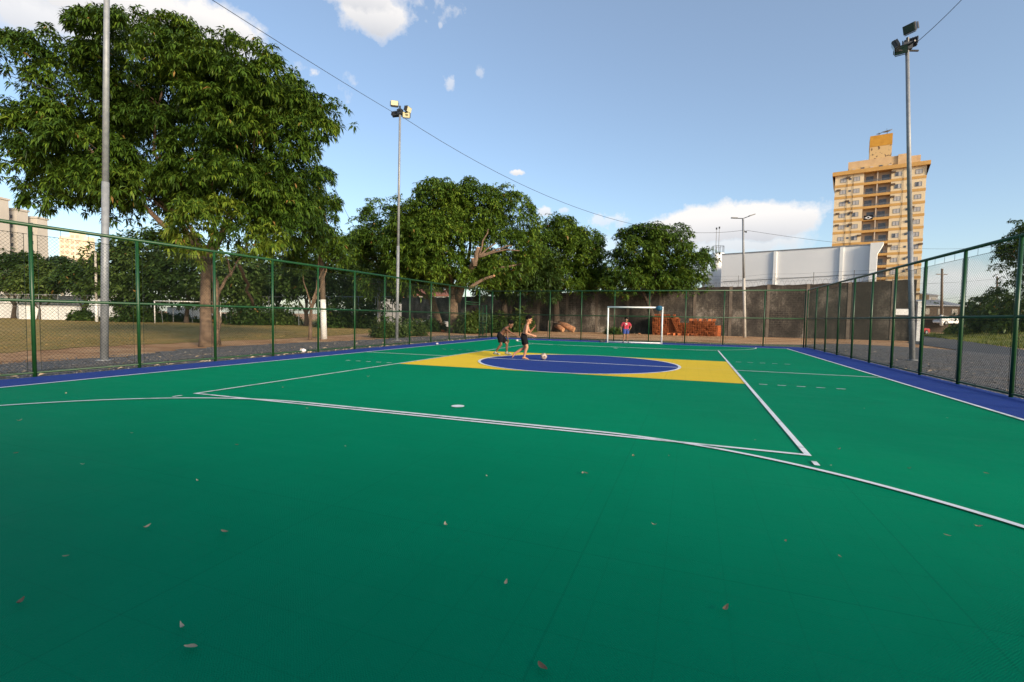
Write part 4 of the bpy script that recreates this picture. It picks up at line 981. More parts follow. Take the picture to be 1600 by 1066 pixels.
for i, (px, py, hw, hh, D, lab, m_) in enumerate([(395, 498, 42, 40, 55, 'rounded dark bush under the big mango, at the field edge', 'leaf_dark'), (440, 497, 30, 30, 57, 'low bush right of the rounded dark one at the field edge', 'leaf_bush'), (530, 502, 36, 45, 50, 'tall dark bush right of the whitewashed pole', 'leaf_dark'), (575, 503, 30, 40, 50, 'dark bush at the foot of the grey concrete post', 'leaf_dark'),
        (130, 494, 20, 18, 62, 'small bush in front of the white field wall', 'leaf_dark'), (215, 496, 40, 42, 60, 'dense dark bush left of the old goal', 'leaf_dark'), (270, 494, 40, 12, 66, 'low hedge-like bush behind the old goal', 'leaf_dark'), (345, 494, 34, 13, 62, 'low bush behind the big mango trunk', 'leaf_dark'),
        (672, 508, 26, 18, 43, 'low bush before the parked white car', 'leaf_dark'), (735, 514, 26, 34, 40, 'weedy bush seen through the gate', 'leaf_bush'), (775, 516, 26, 30, 43, 'bush behind the far left fence corner', 'leaf_dark'), (812, 515, 24, 34, 46, 'bush behind the running boy, against the old wall', 'leaf_bush'), (960, 517, 14, 8, 44, 'small weed clump at the wall behind the goal', 'leaf_bush'),
        (1545, 520, 50, 60, 52, 'dark bush on the bank by the road, left one', 'leaf_dark'), (1600, 530, 60, 78, 46, 'dark bush on the bank by the road, right one', 'leaf_dark'), (1505, 520, 22, 16, 56, 'low green bush at the front of the grass bank', 'leaf_lime')]):
    bush(px, py, hw, hh, D, lab, m_, 100 + i, 420 if hw > 22 else 220, .5 if D > 45 else .4, .2 if D > 45 else .14)
D = 48; b_ = at(1640, 540, D); b_[2] = 0
simple_tree(0, 0, 'dark tree leaning in at the right edge above the fence', [hull(1632, 410, 58, 56, D, 3.6), hull(1600, 372, 26, 28, D, 1.8), hull(1590, 400, 30, 18, D, 1.6), hull(1610, 470, 50, 40, D, 3), hull(1660, 360, 50, 40, D, 3)], 1900, 'leaf_dark', 91, D, .3, name='roadside_tree', base=b_, clump=1.0, K=8, Ln=.42, W=.14, base_tone=.4)
for i, (px, py, hw, hh, D, lab) in enumerate([(1535, 490, 34, 26, 90, 'far dark tree mass right of the second utility pole'), (1455, 500, 18, 22, 85, 'small palm-like tree by the grey-roofed shed'), (1512, 492, 22, 20, 110, 'distant dark tree left of the second utility pole')]):
    base = at(px, py + 14, D); base[2] = 0
    simple_tree(0, 0, lab, [hull(px, py, hw, hh, D), hull(px - hw * .5, py + 4, hw * .6, hh * .7, D), hull(px + hw * .5, py + 3, hw * .6, hh * .8, D)], 420, 'leaf_dark', 95 + i, D, .2, name='background_tree', base=base, clump=1.3, K=7, Ln=.8, W=.32, droop=.4, base_tone=.36, bark='bark_dark')
# grass bank by the road
bk = MB(); A0 = gnd(1430, 522.5); A1 = gnd(1780, 566); A0[2] = A1[2] = 0; nd = np.array([-(A1 - A0)[1], (A1 - A0)[0], 0]); nd /= np.linalg.norm(nd)
if nd @ Rh < 0: nd = -nd
vs = []; nx, ny = 60, 16; rr = np.random.default_rng(8); hgt = rr.normal(0, .07, (nx, ny))
for i in range(nx):
    for j in range(ny):
        q = A0 + (A1 - A0) * i / (nx - 1) + nd * (j / (ny - 1)) * 22; s = j / (ny - 1)
        z = 1.15 * min(1, s * 3.2) ** 1.2 * min(1, i / 5 + .1) + hgt[i, j] * (j > 0) - .05; vs.append((q[0], q[1], z))
bk.add(vs, [(i * ny + j, i * ny + j + 1, (i + 1) * ny + j + 1, (i + 1) * ny + j) for i in range(nx - 1) for j in range(ny - 1)])
bo = bk.build('grass_bank', soil_mat('bank_grass', [(.35, L(.10, .13, .025)), (.5, L(.20, .21, .045)), (.65, L(.26, .21, .08))], .5, 3.0), None, True); bo['kind'] = 'structure'
if bo.data.polygons[0].normal.z < 0: bo.data.flip_normals()
vv = np.array(vs); ii = rg.integers(0, len(vv) - ny - 1, 9000); P = vv[ii] + rg.uniform(-.5, .5, (9000, 3)) * np.array([1, 1, 0])
blades('bank_grass', P, .3, M['grass_green'], rg, .035)
# ------------------------------------------------------------------ old masonry wall
prof = [(-29, 3.45), (-24, 3.5), (-19, 3.62), (-15, 3.7), (-9, 4.0), (-3, 4.25), (1, 4.35), (5.4, 4.52), (8, 4.50), (9.6, 4.68), (11.7, 4.64), (14.6, 4.78), (17, 4.86), (20.0, 5.02), (20.55, 5.0)]
YW = 34.3
wr = empty('boundary_wall', (0, YW, 0), 0, 'old mouldy grey masonry wall running behind the goal and trees', 'wall')
xs = np.linspace(-29, 20.55, 150); zs = np.interp(xs, [p[0] for p in prof], [p[1] for p in prof]) + rg.uniform(-.035, .035, 150)
mb = MB(); vs = []
for x, z in zip(xs, zs): vs += [(x, 0, -.1), (x, 0, z), (x, .28, z), (x, .28, -.1)]
fs = []
for i in range(149):
    for k in range(3): fs.append((4 * i + k, 4 * i + k + 1, 4 * i + 4 + k + 1, 4 * i + 4 + k))
fs += [(0, 3, 2, 1), (4 * 149, 4 * 149 + 1, 4 * 149 + 2, 4 * 149 + 3)]
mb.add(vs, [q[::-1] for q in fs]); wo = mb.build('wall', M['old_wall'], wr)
mb = MB()
for k, x in enumerate(np.arange(-27.5, 20.3, 3.1)):
    z = np.interp(x, [p[0] for p in prof], [p[1] for p in prof]) + .03; mb = MB(); mb.box(x - .13, x + .13, -.035, .0, -.1, z)
    mb.build('pilaster', mat('old_wall_pale', L(.15, .12, .095), L(.10, .078, .06), 2, .95, bmp=.6, bscale=12, bdist=.04) if k == 0 else bpy.data.materials['old_wall_pale'], wr)
mb = MB(); pts = []
for x in np.arange(3.5, 20.4, .03):
    z = np.interp(x, [p[0] for p in prof], [p[1] for p in prof]); a = (x - 3.5) / .42 * 2 * math.pi; pts.append((x, .14 + .24 * math.cos(a), z + .22 + .24 * math.sin(a)))
mb.tube(pts, .009, 4); mb.build('razor_coil', M['galv'], wr)
for x in np.arange(4.2, 20.5, 3.0):
    z = np.interp(x, [p[0] for p in prof], [p[1] for p in prof]); mb = MB(); mb.tube([(x, .14, z), (x, .14, z + 1.05)], .022, 6); mb.build('wire_post', M['dark_metal'], wr)
mb = MB()
for dz in (.35, .65, .98): mb.tube([(x, .14, np.interp(x, [p[0] for p in prof], [p[1] for p in prof]) + dz) for x in np.linspace(3.5, 20.4, 30)], .006, 4)
mb.build('electric_wire', M['cable'], wr)
# white pier and board at its right end
q = aty(1433.5, 519, YW - .1)
mb = MB(); mb.box(-.16, .16, -.2, .2, -.1, 3.15); mb.box(-.2, .2, -.24, .24, 3.152, 3.24); o = mb.build('white_pier', M['whitewash'], None, bevel=.01); o.location = (q[0], YW - .15, 0); tag(o, 'white painted pier closing the right end of the old wall', 'pier')
a0, a1 = aty(1397, 483, YW - .08), aty(1423, 492.5, YW - .08)
mb = MB(); mb.box(a0[0], a1[0], YW - .09, YW - .05, a1[2], a0[2]); o = mb.build('white_board', M['store_bright'], None); tag(o, 'blank white board fixed to the old wall behind the right floodlight pole', 'board')
mb = MB(); mb.box(a0[0] - .03, a1[0] + .03, YW - .048, YW - .02, a1[2] - .03, a0[2] + .03); mb.build('frame', M['galv'], o)

# ------------------------------------------------------------------ brick pile
bl = MB(); bl.box(-.145, .145, -.095, .095, 0, .19)
for (z0) in (.03, .10):
    for x in (-.09, 0.01): pass
bm = bl.mesh('brick', M['brick'])
hb_ = MB()                                   # hollow block: shell with two rows of holes on the ends
W_, Dp, Hh = .145, .095, .19
hb_.box(-W_, W_, -Dp, -Dp + .014, 0, Hh); hb_.box(-W_, W_, Dp - .014, Dp, 0, Hh); hb_.box(-W_, W_, -Dp + .0142, Dp - .0142, 0, .014); hb_.box(-W_, W_, -Dp + .0142, Dp - .0142, Hh - .014, Hh)
hb_.box(-W_ + .02, W_ - .02, -.006, .006, .0142, Hh - .0142); hb_.box(-W_ + .02, W_ - .02, -Dp + .0142, -.0062, .09, .1); hb_.box(-W_ + .02, W_ - .02, .0062, Dp - .0142, .09, .1)
bm = hb_.mesh('clay_block', M['brick'])
BP = []
px0 = aty(1020, 520, 32.9)[0]; px1 = aty(1122, 524, 32.9)[0]; yb = 32.6
rb = random.Random(5); nb = 0
LBL = 'orange hollow clay block in the long pile between the leaning tree and the street light'
def blk(x, y, z, rz=0.0, label=LBL, grp='clay blocks of the pile'):
    o = instance('clay_block', bm, (x, y, z), rz); tag(o, label, 'brick', grp); return o
nx = int((px1 - px0) / .2); core = MB()
for i in range(nx):
    x = px0 + .1 + i * .2
    t = i / nx
    hN = 7
    if t < .42: hN = rb.choice((8, 9, 9, 10)) if t < .34 else 8
    elif t < .55: hN = 6
    elif t > .86: hN = 5 if t > .93 else 7
    else: hN = rb.choice((6, 7, 7, 7, 8))
    for k in range(hN):
        jit = rb.uniform(-.08, .05); blk(x + rb.uniform(-.006, .006), yb + jit, k * .194 - .05, math.pi / 2 + rb.uniform(-.07, .07))
    core.box(x - .095, x + .095, yb + .2, yb + 1.35, -.05, hN * .194 - .06)
    if hN >= 7 and i % 2 == 0: blk(x + .05, yb + .34, hN * .194 - .05, rb.uniform(-.5, .5))
o = core.build('stacked_clay_blocks', M['brick_core'], None); tag(o, 'inner mass of clay blocks behind the front of the pile', 'bricks'); o['kind'] = 'stuff'
for k in range(5):
    for j in range(3): blk(px1 + .08 + rb.uniform(-.02, .02), yb + .26 + j * .3, k * .194 - .05, rb.uniform(-.06, .06))
for (x, y, r_) in ((.25, -.55, .3), (1.2, -.5, .1), (1.9, -.6, 1.2), (2.3, -.4, .7), (2.6, -.62, 1.5), (.7, -.8, .9)): blk(px0 + x + 1.2, yb + y, -.055, r_, 'loose orange clay block lying on the dirt in front of the long pile', 'loose clay blocks before the pile')
for j in range(6): blk(px0 + 1.75 + j * .085, yb - .24 - j * .015, 1.35 - j * .2, math.pi / 2 + .1)
q = gnd(692, 518); o = blk(q[0], q[1], -.05, .5, 'single orange clay block by itself beside the pruned mango trunk', None)
# reddish logs at the foot of the straight-trunked mango
b_ = aty(868, 517, 33.2); Dl = depth_of(b_) - .6
for (p0, p1, r_, lab) in (((872, 505), (897, 519.5), .30, 'reddish log leaning against the straight mango trunk, the right one'), ((868, 509), (880, 522), .24, 'reddish log leaning against the straight mango trunk, the left one')):
    a = at(*p0, Dl); b2_ = at(*p1, Dl - .7); a[2] = max(a[2], .3); b2_[2] = r_ * .7; mb = MB(); mid = (a + b2_) / 2; mb.tube([a - mid, (a * .5 + b2_ * .5) - mid + UP * .06, b2_ - mid], [r_ * .8, r_, r_ * .92], 14)
    o = mb.build('tree_log', M['log_bark'], None, True); o.location = tuple(mid); tag(o, lab, 'log')
    e = MB(); dd = nrm(b2_ - a); e.tube([b2_ - mid + dd * .002, b2_ - mid + dd * .02], r_ * .88, 14); e.build('sawn_end', M['cut_wood'], o)
# fallen stick frame in front of the tree
q = gnd(856, 526)
for i, (dx, rz_) in enumerate(((0, 0), )):
    mb = MB(); mb.tube([(0, 0, -.05), (.02, 0, 1.15)], .03, 6); mb.tube([(.0, 0, 1.15), (.9, .1, .95)], .022, 6); o = mb.build('wooden_stake', M['wood_pole'], None); o.location = (q[0], q[1], 0); tag(o, 'thin wooden stake with a crosspiece behind the far fence', 'stake')
# rubble heap left of the pile
rl = np.random.default_rng(3)
for i in range(14):
    q = gnd(985 + rl.uniform(-28, 34), 518 + rl.uniform(-4, 4)); mb = MB(); s = rl.uniform(.08, .2); mb.ellipsoid((0, 0, s * .35), (s, s * .7, s * .5), 7, 5); mb.v = [tuple(c * rl.uniform(.75, 1.25) for c in v) for v in mb.v]
    o = mb.build('rubble_piece', M['log_bark'] if i % 3 else M['stone'], None); o.location = (q[0], q[1], -.06); tag(o, 'lump of broken masonry on the dirt behind the goal', 'rubble', 'rubble behind the goal')

# ------------------------------------------------------------------ white warehouse and water column
YA, YBq = 44.2, 39.8
A = aty(1128, 397, YA); B = aty(1372, 380.5, YBq); ang = math.atan2(B[1] - A[1], B[0] - A[0]); Lw = math.hypot(B[0] - A[0], B[1] - A[1]); ht = (A[2] + B[2]) / 2
wh = empty('warehouse', (A[0], A[1], -.1), ang, 'windowless white warehouse with pilasters behind the old wall', 'building')
mb = MB(); mb.box(0, Lw - .55, 0, 14, 0, ht); mb.build('wall', M['store_wall'], wh)
mb = MB(); mb.box(-.02, Lw - .56, -.05, 14.05, ht + .004, ht + .10); mb.build('coping', M['galv'], wh)
for x in (Lw * .385, Lw * .80): 
    mb = MB(); mb.box(x - .14, x + .14, -.16, -.004, 0, ht - .02); mb.build('pilaster', M['store_bright'], wh)
mb = MB(); x0, x1 = Lw - .55, Lw
mb.add([(x0 + .004, -.45, 0), (x1, -.45, 0), (x1, -.45, ht - .9), (x1 + .42, -.45, ht - .02), (x1 + .42, -.45, ht + .15), (x0 + .004, -.45, ht + .15),
        (x0 + .004, .3, 0), (x1, .3, 0), (x1, .3, ht - .9), (x1 + .42, .3, ht - .02), (x1 + .42, .3, ht + .15), (x0 + .004, .3, ht + .15)],
       [(0, 1, 2, 5), (2, 3, 4, 5), (6, 11, 8, 7), (11, 10, 9, 8), (0, 6, 7, 1), (1, 7, 8, 2), (2, 8, 9, 3), (3, 9, 10, 4), (4, 10, 11, 5), (5, 11, 6, 0)])
mb.build('end_frame', M['store_bright'], wh)
mb = MB(); mb.tube([(.2, -.05, ht - 3.0), (Lw - .6, -.05, ht - 2.7)], .02, 5); mb.build('conduit', M['dark_metal'], wh)
q = at(1121, 420, 62); rt = 9.5 * 62 / FPX; top = at(1121, 395, 62)[2]
wt_ = empty('water_tower', (q[0], q[1], -.1), 0, 'slim white water column with antennas beside the spreading mango', 'water tower')
mb = MB(); mb.tube([(0, 0, 0), (0, 0, top - .5), (0, 0, top)], [rt, rt, rt * .96], 28); mb.build('column', M['store_bright'], wt_, True)
mb = MB()
for k in range(10): a = k * math.pi / 5; mb.tube([(rt * .9 * math.cos(a), rt * .9 * math.sin(a), top), (rt * .9 * math.cos(a), rt * .9 * math.sin(a), top + .9)], .02, 5)
mb.tube([(rt * .9 * math.cos(a), rt * .9 * math.sin(a), top + .9) for a in np.linspace(0, 2 * math.pi, 21)], .022, 5); mb.build('railing', M['dark_metal'], wt_)
for dx, h in ((-.28, 3.3), (.05, 3.4)):
    mb = MB(); mb.tube([(dx, 0, top), (dx, 0, top + h)], [.04, .025], 6)
    mb.box(dx - .09, dx + .09, -.05, .05, top + h - .25, top + h); mb.build('antenna', M['dark_metal'], wt_)
q = at(1108, 436, 64); mb = MB(); mb.box(-.8, .6, 0, 2, 0, q[2] + .6); mb.box(-.9, .7, -.1, 2.1, q[2] + .602, q[2] + .72, ); o = mb.build('pump_house', M['store_wall'], None); o.location = (q[0], q[1], -.1); tag(o, 'small white block house at the foot of the water column', 'building')

# ------------------------------------------------------------------ apartment tower
YT = 130.0
A = aty(1301, 270, YT); ZC = A[2]; d = ray(1455, 250); tt = (ZC - CAM[2]) / d[2]; B = CAM + d * tt
ang = math.atan2(B[1] - A[1], B[0] - A[0]); WC = math.hypot(B[0] - A[0], B[1] - A[1])
ov = .62; WT = WC - 2 * ov; dirx = np.array([math.cos(ang), math.sin(ang), 0]); diry = np.array([-math.sin(ang), math.cos(ang), 0])
org = A + dirx * ov + diry * ov; org[2] = 0
tw = empty('apartment_tower', org, ang, 'tall cream apartment tower with orange floor bands and a roof tank block', 'building')
FH = 2.93; NF = 13; z_top = ZC - .9; DT = 13.0
xa, xb = WT * .335, WT * .635
mb = MB(); mb.box(0, xa, 0, DT, 0, z_top); mb.box(xb, WT, 0, DT, 0, z_top); mb.box(xa, xb, 1.5, DT, 0, z_top)
mb.build('wall', M['tower_cream'], tw)
mb = MB(); mb.box(xa + .002, xb - .002, 1.44, 1.497, 0, z_top); xm = (xa + xb) / 2; mb.box(xm - .12, xm + .12, .06, 1.43, 0, z_top); mb.build('loggia_wall', M['recess'], tw)
win = {}
def win_mesh(w_, h_, openl):
    f = MB()
    for x0, x1, z0, z1 in ((-w_ / 2, w_ / 2, 0, .06), (-w_ / 2, w_ / 2, h_ - .06, h_), (-w_ / 2, -w_ / 2 + .06, .06, h_ - .06), (w_ / 2 - .06, w_ / 2, .06, h_ - .06), (-.03, .03, .06, h_ - .06)): f.box(x0, x1, -.06, .05, z0, z1)
    fm = f.mesh('window', M['galv']); p = MB()
    p.box(-w_ / 2 + .06, -.03, -.02, .03, .06, h_ - .06, 0 if openl else 1); p.box(.03, w_ / 2 - .06, -.02, .03, .06, h_ - .06, 1)
    return fm, p.mesh('pane', [M['glass_dark'], M['shutter']])
wA, wB = win_mesh(1.25, 1.05, True), win_mesh(1.25, 1.05, False)
ws_ = MB(); ws_.box(-.25, .25, -.05, .02, 0, .45); wsm = ws_.mesh('small_window', M['glass_dark'])
ac = MB(); ac.box(-.42, .42, -.42, -.002, 0, .38); ac.box(-.36, .36, -.44, -.422, .04, .34); acm = ac.mesh('air_conditioner', M['ac_dark'])
dr = MB(); dr.box(-.75, .75, -.06, -.002, 0, 2.1); drm = dr.mesh('balcony_door', M['glass_dark'])
rt_ = random.Random(9)
for fl in range(NF):
    z0 = z_top - (fl + 1) * FH
    if z0 < -1: break
    zb = max(z0, 0)
    for (x0, x1) in ((0, xa), (xb, WT)):
        mb = MB(); mb.box(x0 - .03, x1 + .03, -.05, -.002, zb, zb + .62); mb.box(x0 - .03 if x0 == 0 else x1 + .002, x0 - .002 if x0 == 0 else x1 + .05, -.002, DT, zb, zb + .62); mb.build('floor_band', M['tower_orange'], tw)
    mb = MB(); mb.box(xa + .004, xb - .004, -.04, .10, zb - .05, zb + .55); mb.box(xa + .004, xb - .004, .102, 1.42, zb - .05, zb + .08); bo_ = mb.build('balcony', M['tower_orange'], tw)
    rl_ = MB()
    for zz in (.72, .88, 1.04): rl_.box(xa + .03, xb - .03, -.01, .02, zb + zz, zb + zz + .035)
    for x in np.linspace(xa + .05, xb - .05, 14): rl_.box(x - .015, x + .015, .0205, .04, zb + .55, zb + 1.07)
    rl_.build('railing', M['galv'], bo_)
    for x, op in ((WT * .10, rt_.random() < .4), (WT * .255, rt_.random() < .25), (WT * .71, rt_.random() < .35), (WT * .925, rt_.random() < .4)):
        fm, pm_ = wA if op else wB
        f = instance('window', fm, (x, 0, zb + 1.15), 0, tw); p = instance('pane', pm_, (0, 0, 0), 0, f)
        if rt_.random() < .62: instance('air_conditioner', acm, (x + rt_.choice((-.95, .98)), 0, zb + 2.05), 0, tw)
    for x in (WT * .178, WT * .82): instance('small_window', wsm, (x, 0, zb + 1.6), 0, tw)
    for x in ((xa + xm) / 2, (xm + xb) / 2): instance('balcony_door', drm, (x + rt_.uniform(-.35, .35), 1.44, zb + .1), 0, tw)
for x in (WT * .145, WT * .215, WT * .765): mb = MB(); mb.tube([(x, -.09, 0), (x, -.09, z_top)], .03, 5); mb.build('drain_pipe', M['ac_dark'], tw)
mb = MB(); o2 = ov
mb.add([(0, 0, z_top - 2.6), (WT, 0, z_top - 2.6), (WT, DT, z_top - 2.6), (0, DT, z_top - 2.6), (-o2, -o2, z_top), (WT + o2, -o2, z_top), (WT + o2, DT + o2, z_top), (-o2, DT + o2, z_top)], [(0, 3, 7, 4), (1, 5, 6, 2)])
mb.box(-o2, WT + o2, -o2, DT + o2, z_top + .004, z_top + .92); mb.build('cornice', M['tower_orange'], tw)
ph0, ph1 = WT * .145, WT * .94; zt = z_top + .924
mb = MB(); mb.box(ph0, WT * .80, 1.2, DT - 1, zt, zt + 2.5); mb.box(WT * .802, ph1, 1.6, DT - 1, zt, zt + 2.1); mb.box(WT * .70, WT * .80, .9, 1.196, zt + .2, zt + 2.7); mb.build('penthouse', M['tower_roofwall'], tw)
mb = MB(); mb.box(ph0 + .2, WT * .66, 1.12, 1.196, zt, zt + .95); mb.build('peeling_parapet', M['peeling'], tw)
for k, x in enumerate(np.linspace(ph0 + 1.2, WT * .72, 6)): mb = MB(); mb.box(x - .35, x + .35, 1.05, 1.116, zt + .25, zt + .75); mb.build('roof_opening', M['glass_dark'] if k % 2 else M['recess'], tw)
k0, k1 = WT * .385, WT * .63; zk = zt + 2.504
mb = MB(); mb.box(k0, k1, 2.4, 7, zk, zk + 3.3); mb.build('tank_room', M['peeling'], tw)
mb = MB(); mb.box(k0 - .05, k1 + .05, 2.35, 7.05, zk + 3.304, zk + 6.0); mb.build('tank', mat('tank_yellow', L(.58, .29, .03), L(.5, .23, .02), .8, .7), tw)
def dish(c, r_, lab):
    mb = MB(); vs = []; n = 18; m_ = 5
    for j in range(m_ + 1):
        q = j / m_
        for k in range(n): a = 2 * math.pi * k / n; vs.append((r_ * q * math.cos(a), r_ * q * math.sin(a), .28 * r_ * q * q))
    fs = [(j * n + k, j * n + (k + 1) % n, (j + 1) * n + (k + 1) % n, (j + 1) * n + k) for j in range(m_) for k in range(n)]
    mb.add(vs, fs); o = mb.build('satellite_dish', M['galv'], None, True); o.location = tuple(c); o.rotation_euler = (rad(18), rad(-14), 0); tag(o, lab, 'satellite dish')
    so_ = o.modifiers.new('s', 'SOLIDIFY'); so_.thickness = .04
    st = MB(); st.tube([(0, 0, 0), (-.1, .15, -.9)], .06, 6); st.tube([(0, 0, .02), (0, 0, r_ * .8)], .03, 5); st.build('stand', M['dark_metal'], o)
fg = MB(); fx0, fx1, fz = xa + .35, xm - .5, z_top - 4 * FH + .12
fg.box(fx0, fx1, -.085, -.06, fz, fz + 1.05); cx_, cz_ = (fx0 + fx1) / 2, fz + .5; fg.add([(cx_ - .8, -.09, cz_), (cx_, -.09, cz_ - .4), (cx_ + .8, -.09, cz_), (cx_, -.09, cz_ + .4)], [(0, 1, 2, 3)], 1)
fg.add([(cx_ + .24 * math.cos(a), -.095, cz_ + .2 * math.sin(a)) for a in np.linspace(0, 2 * math.pi, 15)[:-1]], [tuple(range(14))])
o = fg.build('flag', [M['black_cloth'], M['white_cloth']], None); o.location = tuple(org); o.rotation_euler = (0, 0, ang); tag(o, 'black flag with a white diamond hung on a balcony of the tower', 'flag')
rw = lambda x, y, z: org + dirx * x + diry * y + UP * z
dish(rw(k1 - 1.0, 4, zk + 6.9), 1.15, 'larger satellite dish on the tank block of the tower'); dish(rw(k1 - 2.6, 4, zk + 6.7), .6, 'smaller satellite dish on the tank block of the tower')

# ------------------------------------------------------------------ far buildings on the left
def slab(root, name, px0, px1, pytop, D, m_, dep=12, z0=-.1, dd=0):
    a = at(px0, pytop, D + dd); b = at(px1, pytop, D + dd); ht_ = (a[2] + b[2]) / 2; o0 = np.array(root.location)
    u = (b - a); u[2] = 0; w_ = np.linalg.norm(u); u /= w_; v = np.array([-u[1], u[0], 0]); c = (a + b) / 2; c[2] = 0
    mb = MB(); mb.obox(c + v * dep / 2 + UP * (ht_ / 2 + z0 / 2) - o0, u * w_ / 2, v * dep / 2, UP * (ht_ - z0) / 2); o = mb.build(name, m_, root)
    return a, u, w_, v, ht_, o
ab_ = empty('apartment_block', at(20, 480, 150) * V3(1, 1, 0), 0, 'beige stepped apartment block at the left edge', 'building'); o0 = np.array(ab_.location)
sl_win = MB(); sl_win.box(-.35, .35, -.08, .0, 0, 1.1); swm = sl_win.mesh('window', M['glass_dark'])
for (a_, b__, tp, dd) in ((-60, -6, 309, -8), (4, 26, 328, 0), (36, 58, 341, 6)):
    a, u, w_, v, hh, wo_ = slab(ab_, 'wall', a_, b__, tp, 150, M['plaster_beige'], 3.5, dd=dd)
    mb = MB(); c = a + u * w_ / 2 + v * 1.75; c[2] = hh + .3; mb.obox(c - o0, u * (w_ / 2 + .3), v * 2.05, UP * .29); mb.build('parapet', M['plaster_beige'], ab_)
    for k in range(9):
        for fr in (.12, .62):
            if fr * w_ < 1: continue
            p = a + u * w_ * fr - v * .004; p[2] = hh - 2.6 - k * 2.9; instance('window', swm, p - o0, math.atan2(u[1], u[0]), ab_)
pt = empty('apartment_tower', at(118, 480, 260) * V3(1, 1, 0), 0, 'bright sunlit pale tower far behind the trees at left', 'building'); o0 = np.array(pt.location)
sw2 = MB(); sw2.box(-.9, .9, -.1, 0, 0, 1.5); swm2 = sw2.mesh('window', M['recess'])
for (a_, b__, tp, dd) in ((92, 108, 369, 0), (108, 124, 362, -3), (124, 138, 370, 0), (138, 151, 397, 6)):
    a, u, w_, v, hh, wo_ = slab(pt, 'wall', a_, b__, tp, 260, M['plaster_pale'], 4, dd=dd)
    for k in range(12):
        for fr in (.3, .78):
            p = a + u * w_ * fr - v * .004; p[2] = hh - 3.4 - k * 3; 
            if tp < 390 and len([c for c in pt.children if c.name.startswith('window')]) < 96: instance('window', swm2, p - o0, math.atan2(u[1], u[0]), pt)
def house(name, px0, px1, py_eave, py_ridge, D, m_, roof_m, label, dep=7, windows=2):
    a = at(px0, py_eave, D); b = at(px1, py_eave, D); u = b - a; u[2] = 0; w_ = np.linalg.norm(u); u /= w_; v = np.array([-u[1], u[0], 0]); he = (a[2] + b[2]) / 2
    hr_ = he + (py_eave - py_ridge) * D / FPX; base = np.array([a[0], a[1], 0]); r = empty(name, base, math.atan2(u[1], u[0]), label, 'house')
    mb = MB(); mb.box(0, w_, 0, dep, -.1, he); mb.build('wall', m_, r)
    mb = MB(); e = .4
    mb.add([(-e, -e, he - .05), (w_ + e, -e, he - .05), (w_ + e, dep / 2, hr_), (-e, dep / 2, hr_), (w_ + e, dep + e, he - .05), (-e, dep + e, he - .05),
            (-e, -e, he + .1), (w_ + e, -e, he + .1), (w_ + e, dep / 2, hr_ + .15), (-e, dep / 2, hr_ + .15), (w_ + e, dep + e, he + .1), (-e, dep + e, he + .1)],
           [(6, 7, 8, 9), (9, 8, 10, 11), (0, 3, 2, 1), (3, 5, 4, 2), (0, 1, 7, 6), (5, 11, 10, 4), (0, 6, 9, 3), (3, 9, 11, 5), (1, 2, 8, 7), (2, 4, 10, 8)]); mb.build('roof', roof_m, r)
    mb = MB(); mb.add([(0, .01, he), (0, dep - .01, he), (0, dep / 2, hr_ - .06)], [(0, 1, 2)]); mb.add([(w_, .01, he), (w_, dep - .01, he), (w_, dep / 2, hr_ - .06)], [(0, 2, 1)]); mb.build('gable', m_, r)
    for k in range(windows): mb = MB(); x = w_ * (k + .5) / windows; mb.box(x - .5, x + .5, -.05, -.002, he - 1.5, he - .5); mb.build('window', M['glass_dark'], r)
    return r
house('house', 99, 143, 433, 424, 98, M['white_wall'], M['tile_red'], 'low white house with a red tiled roof behind the field trees')
house('house', 606, 652, 452, 440, 88, M['orange_wall'], M['tile_red'], 'orange house glimpsed under the mango crowns')
house('house', 652, 700, 462, 452, 84, M['white_wall'], M['tile_red'], 'white house beside the orange one, behind the grey wall', windows=1)
house('shed', 1437, 1503, 478, 468, 82, M['bark_dark'], M['roof_gray'], 'long dark shed with a grey roof beyond the right road', 10, 3)
house('house', 1452, 1466, 462, 458, 120, M['roof_gray'], M['roof_gray'], 'small grey house far behind the dark shed', 8, 1)
def long_wall(name, ptsD, hpx, m_, label, th=.2):
    root_p = at(*ptsD[0][:2], ptsD[0][2]); base = np.array([root_p[0], root_p[1], 0]); mb = MB()
    for (x0, y0_, D0), (x1, y1_, D1_) in zip(ptsD[:-1], ptsD[1:]):
        a = at(x0, y0_, D0); b = at(x1, y1_, D1_); u = b - a; u[2] = 0; w_ = np.linalg.norm(u); u /= w_; v = np.array([-u[1], u[0], 0]); h = (a[2] + b[2]) / 2; c = (a + b) / 2; c[2] = h / 2 - .05
        mb.obox(c - base, u * (w_ / 2), v * th / 2, UP * (h / 2 + .05))
    o = mb.build(name, m_, None); o.location = tuple(base); tag(o, label, 'wall')
    cp = MB()
    for (x0, y0_, D0), (x1, y1_, D1_) in zip(ptsD[:-1], ptsD[1:]):
        a = at(x0, y0_, D0); b = at(x1, y1_, D1_); u = b - a; u[2] = 0; w_ = np.linalg.norm(u); u /= w_; v = np.array([-u[1], u[0], 0]); h = (a[2] + b[2]) / 2; c = (a + b) / 2; c[2] = h + .04; cp.obox(c - base, u * (w_ / 2), v * (th / 2 + .04), UP * .038)
    cp.build('coping', M['conc_pole'], o); return o
long_wall('field_wall', [(-120, 461, 72), (130, 462, 72)], 0, M['white_wall'], 'white wall along the far side of the field, left of the concrete post')
long_wall('field_wall', [(30, 478, 66), (126, 479, 66)], 0, M['whitewash'], 'lower bright white wall standing in front of the taller field wall')
long_wall('field_wall', [(262, 481, 78), (335, 481, 77)], 0, M['white_wall'], 'white wall stretch glimpsed behind the old goal')
long_wall('garden_wall', [(590, 466, 74), (648, 466, 72)], 0, M['white_wall'], 'white garden wall under the orange house')
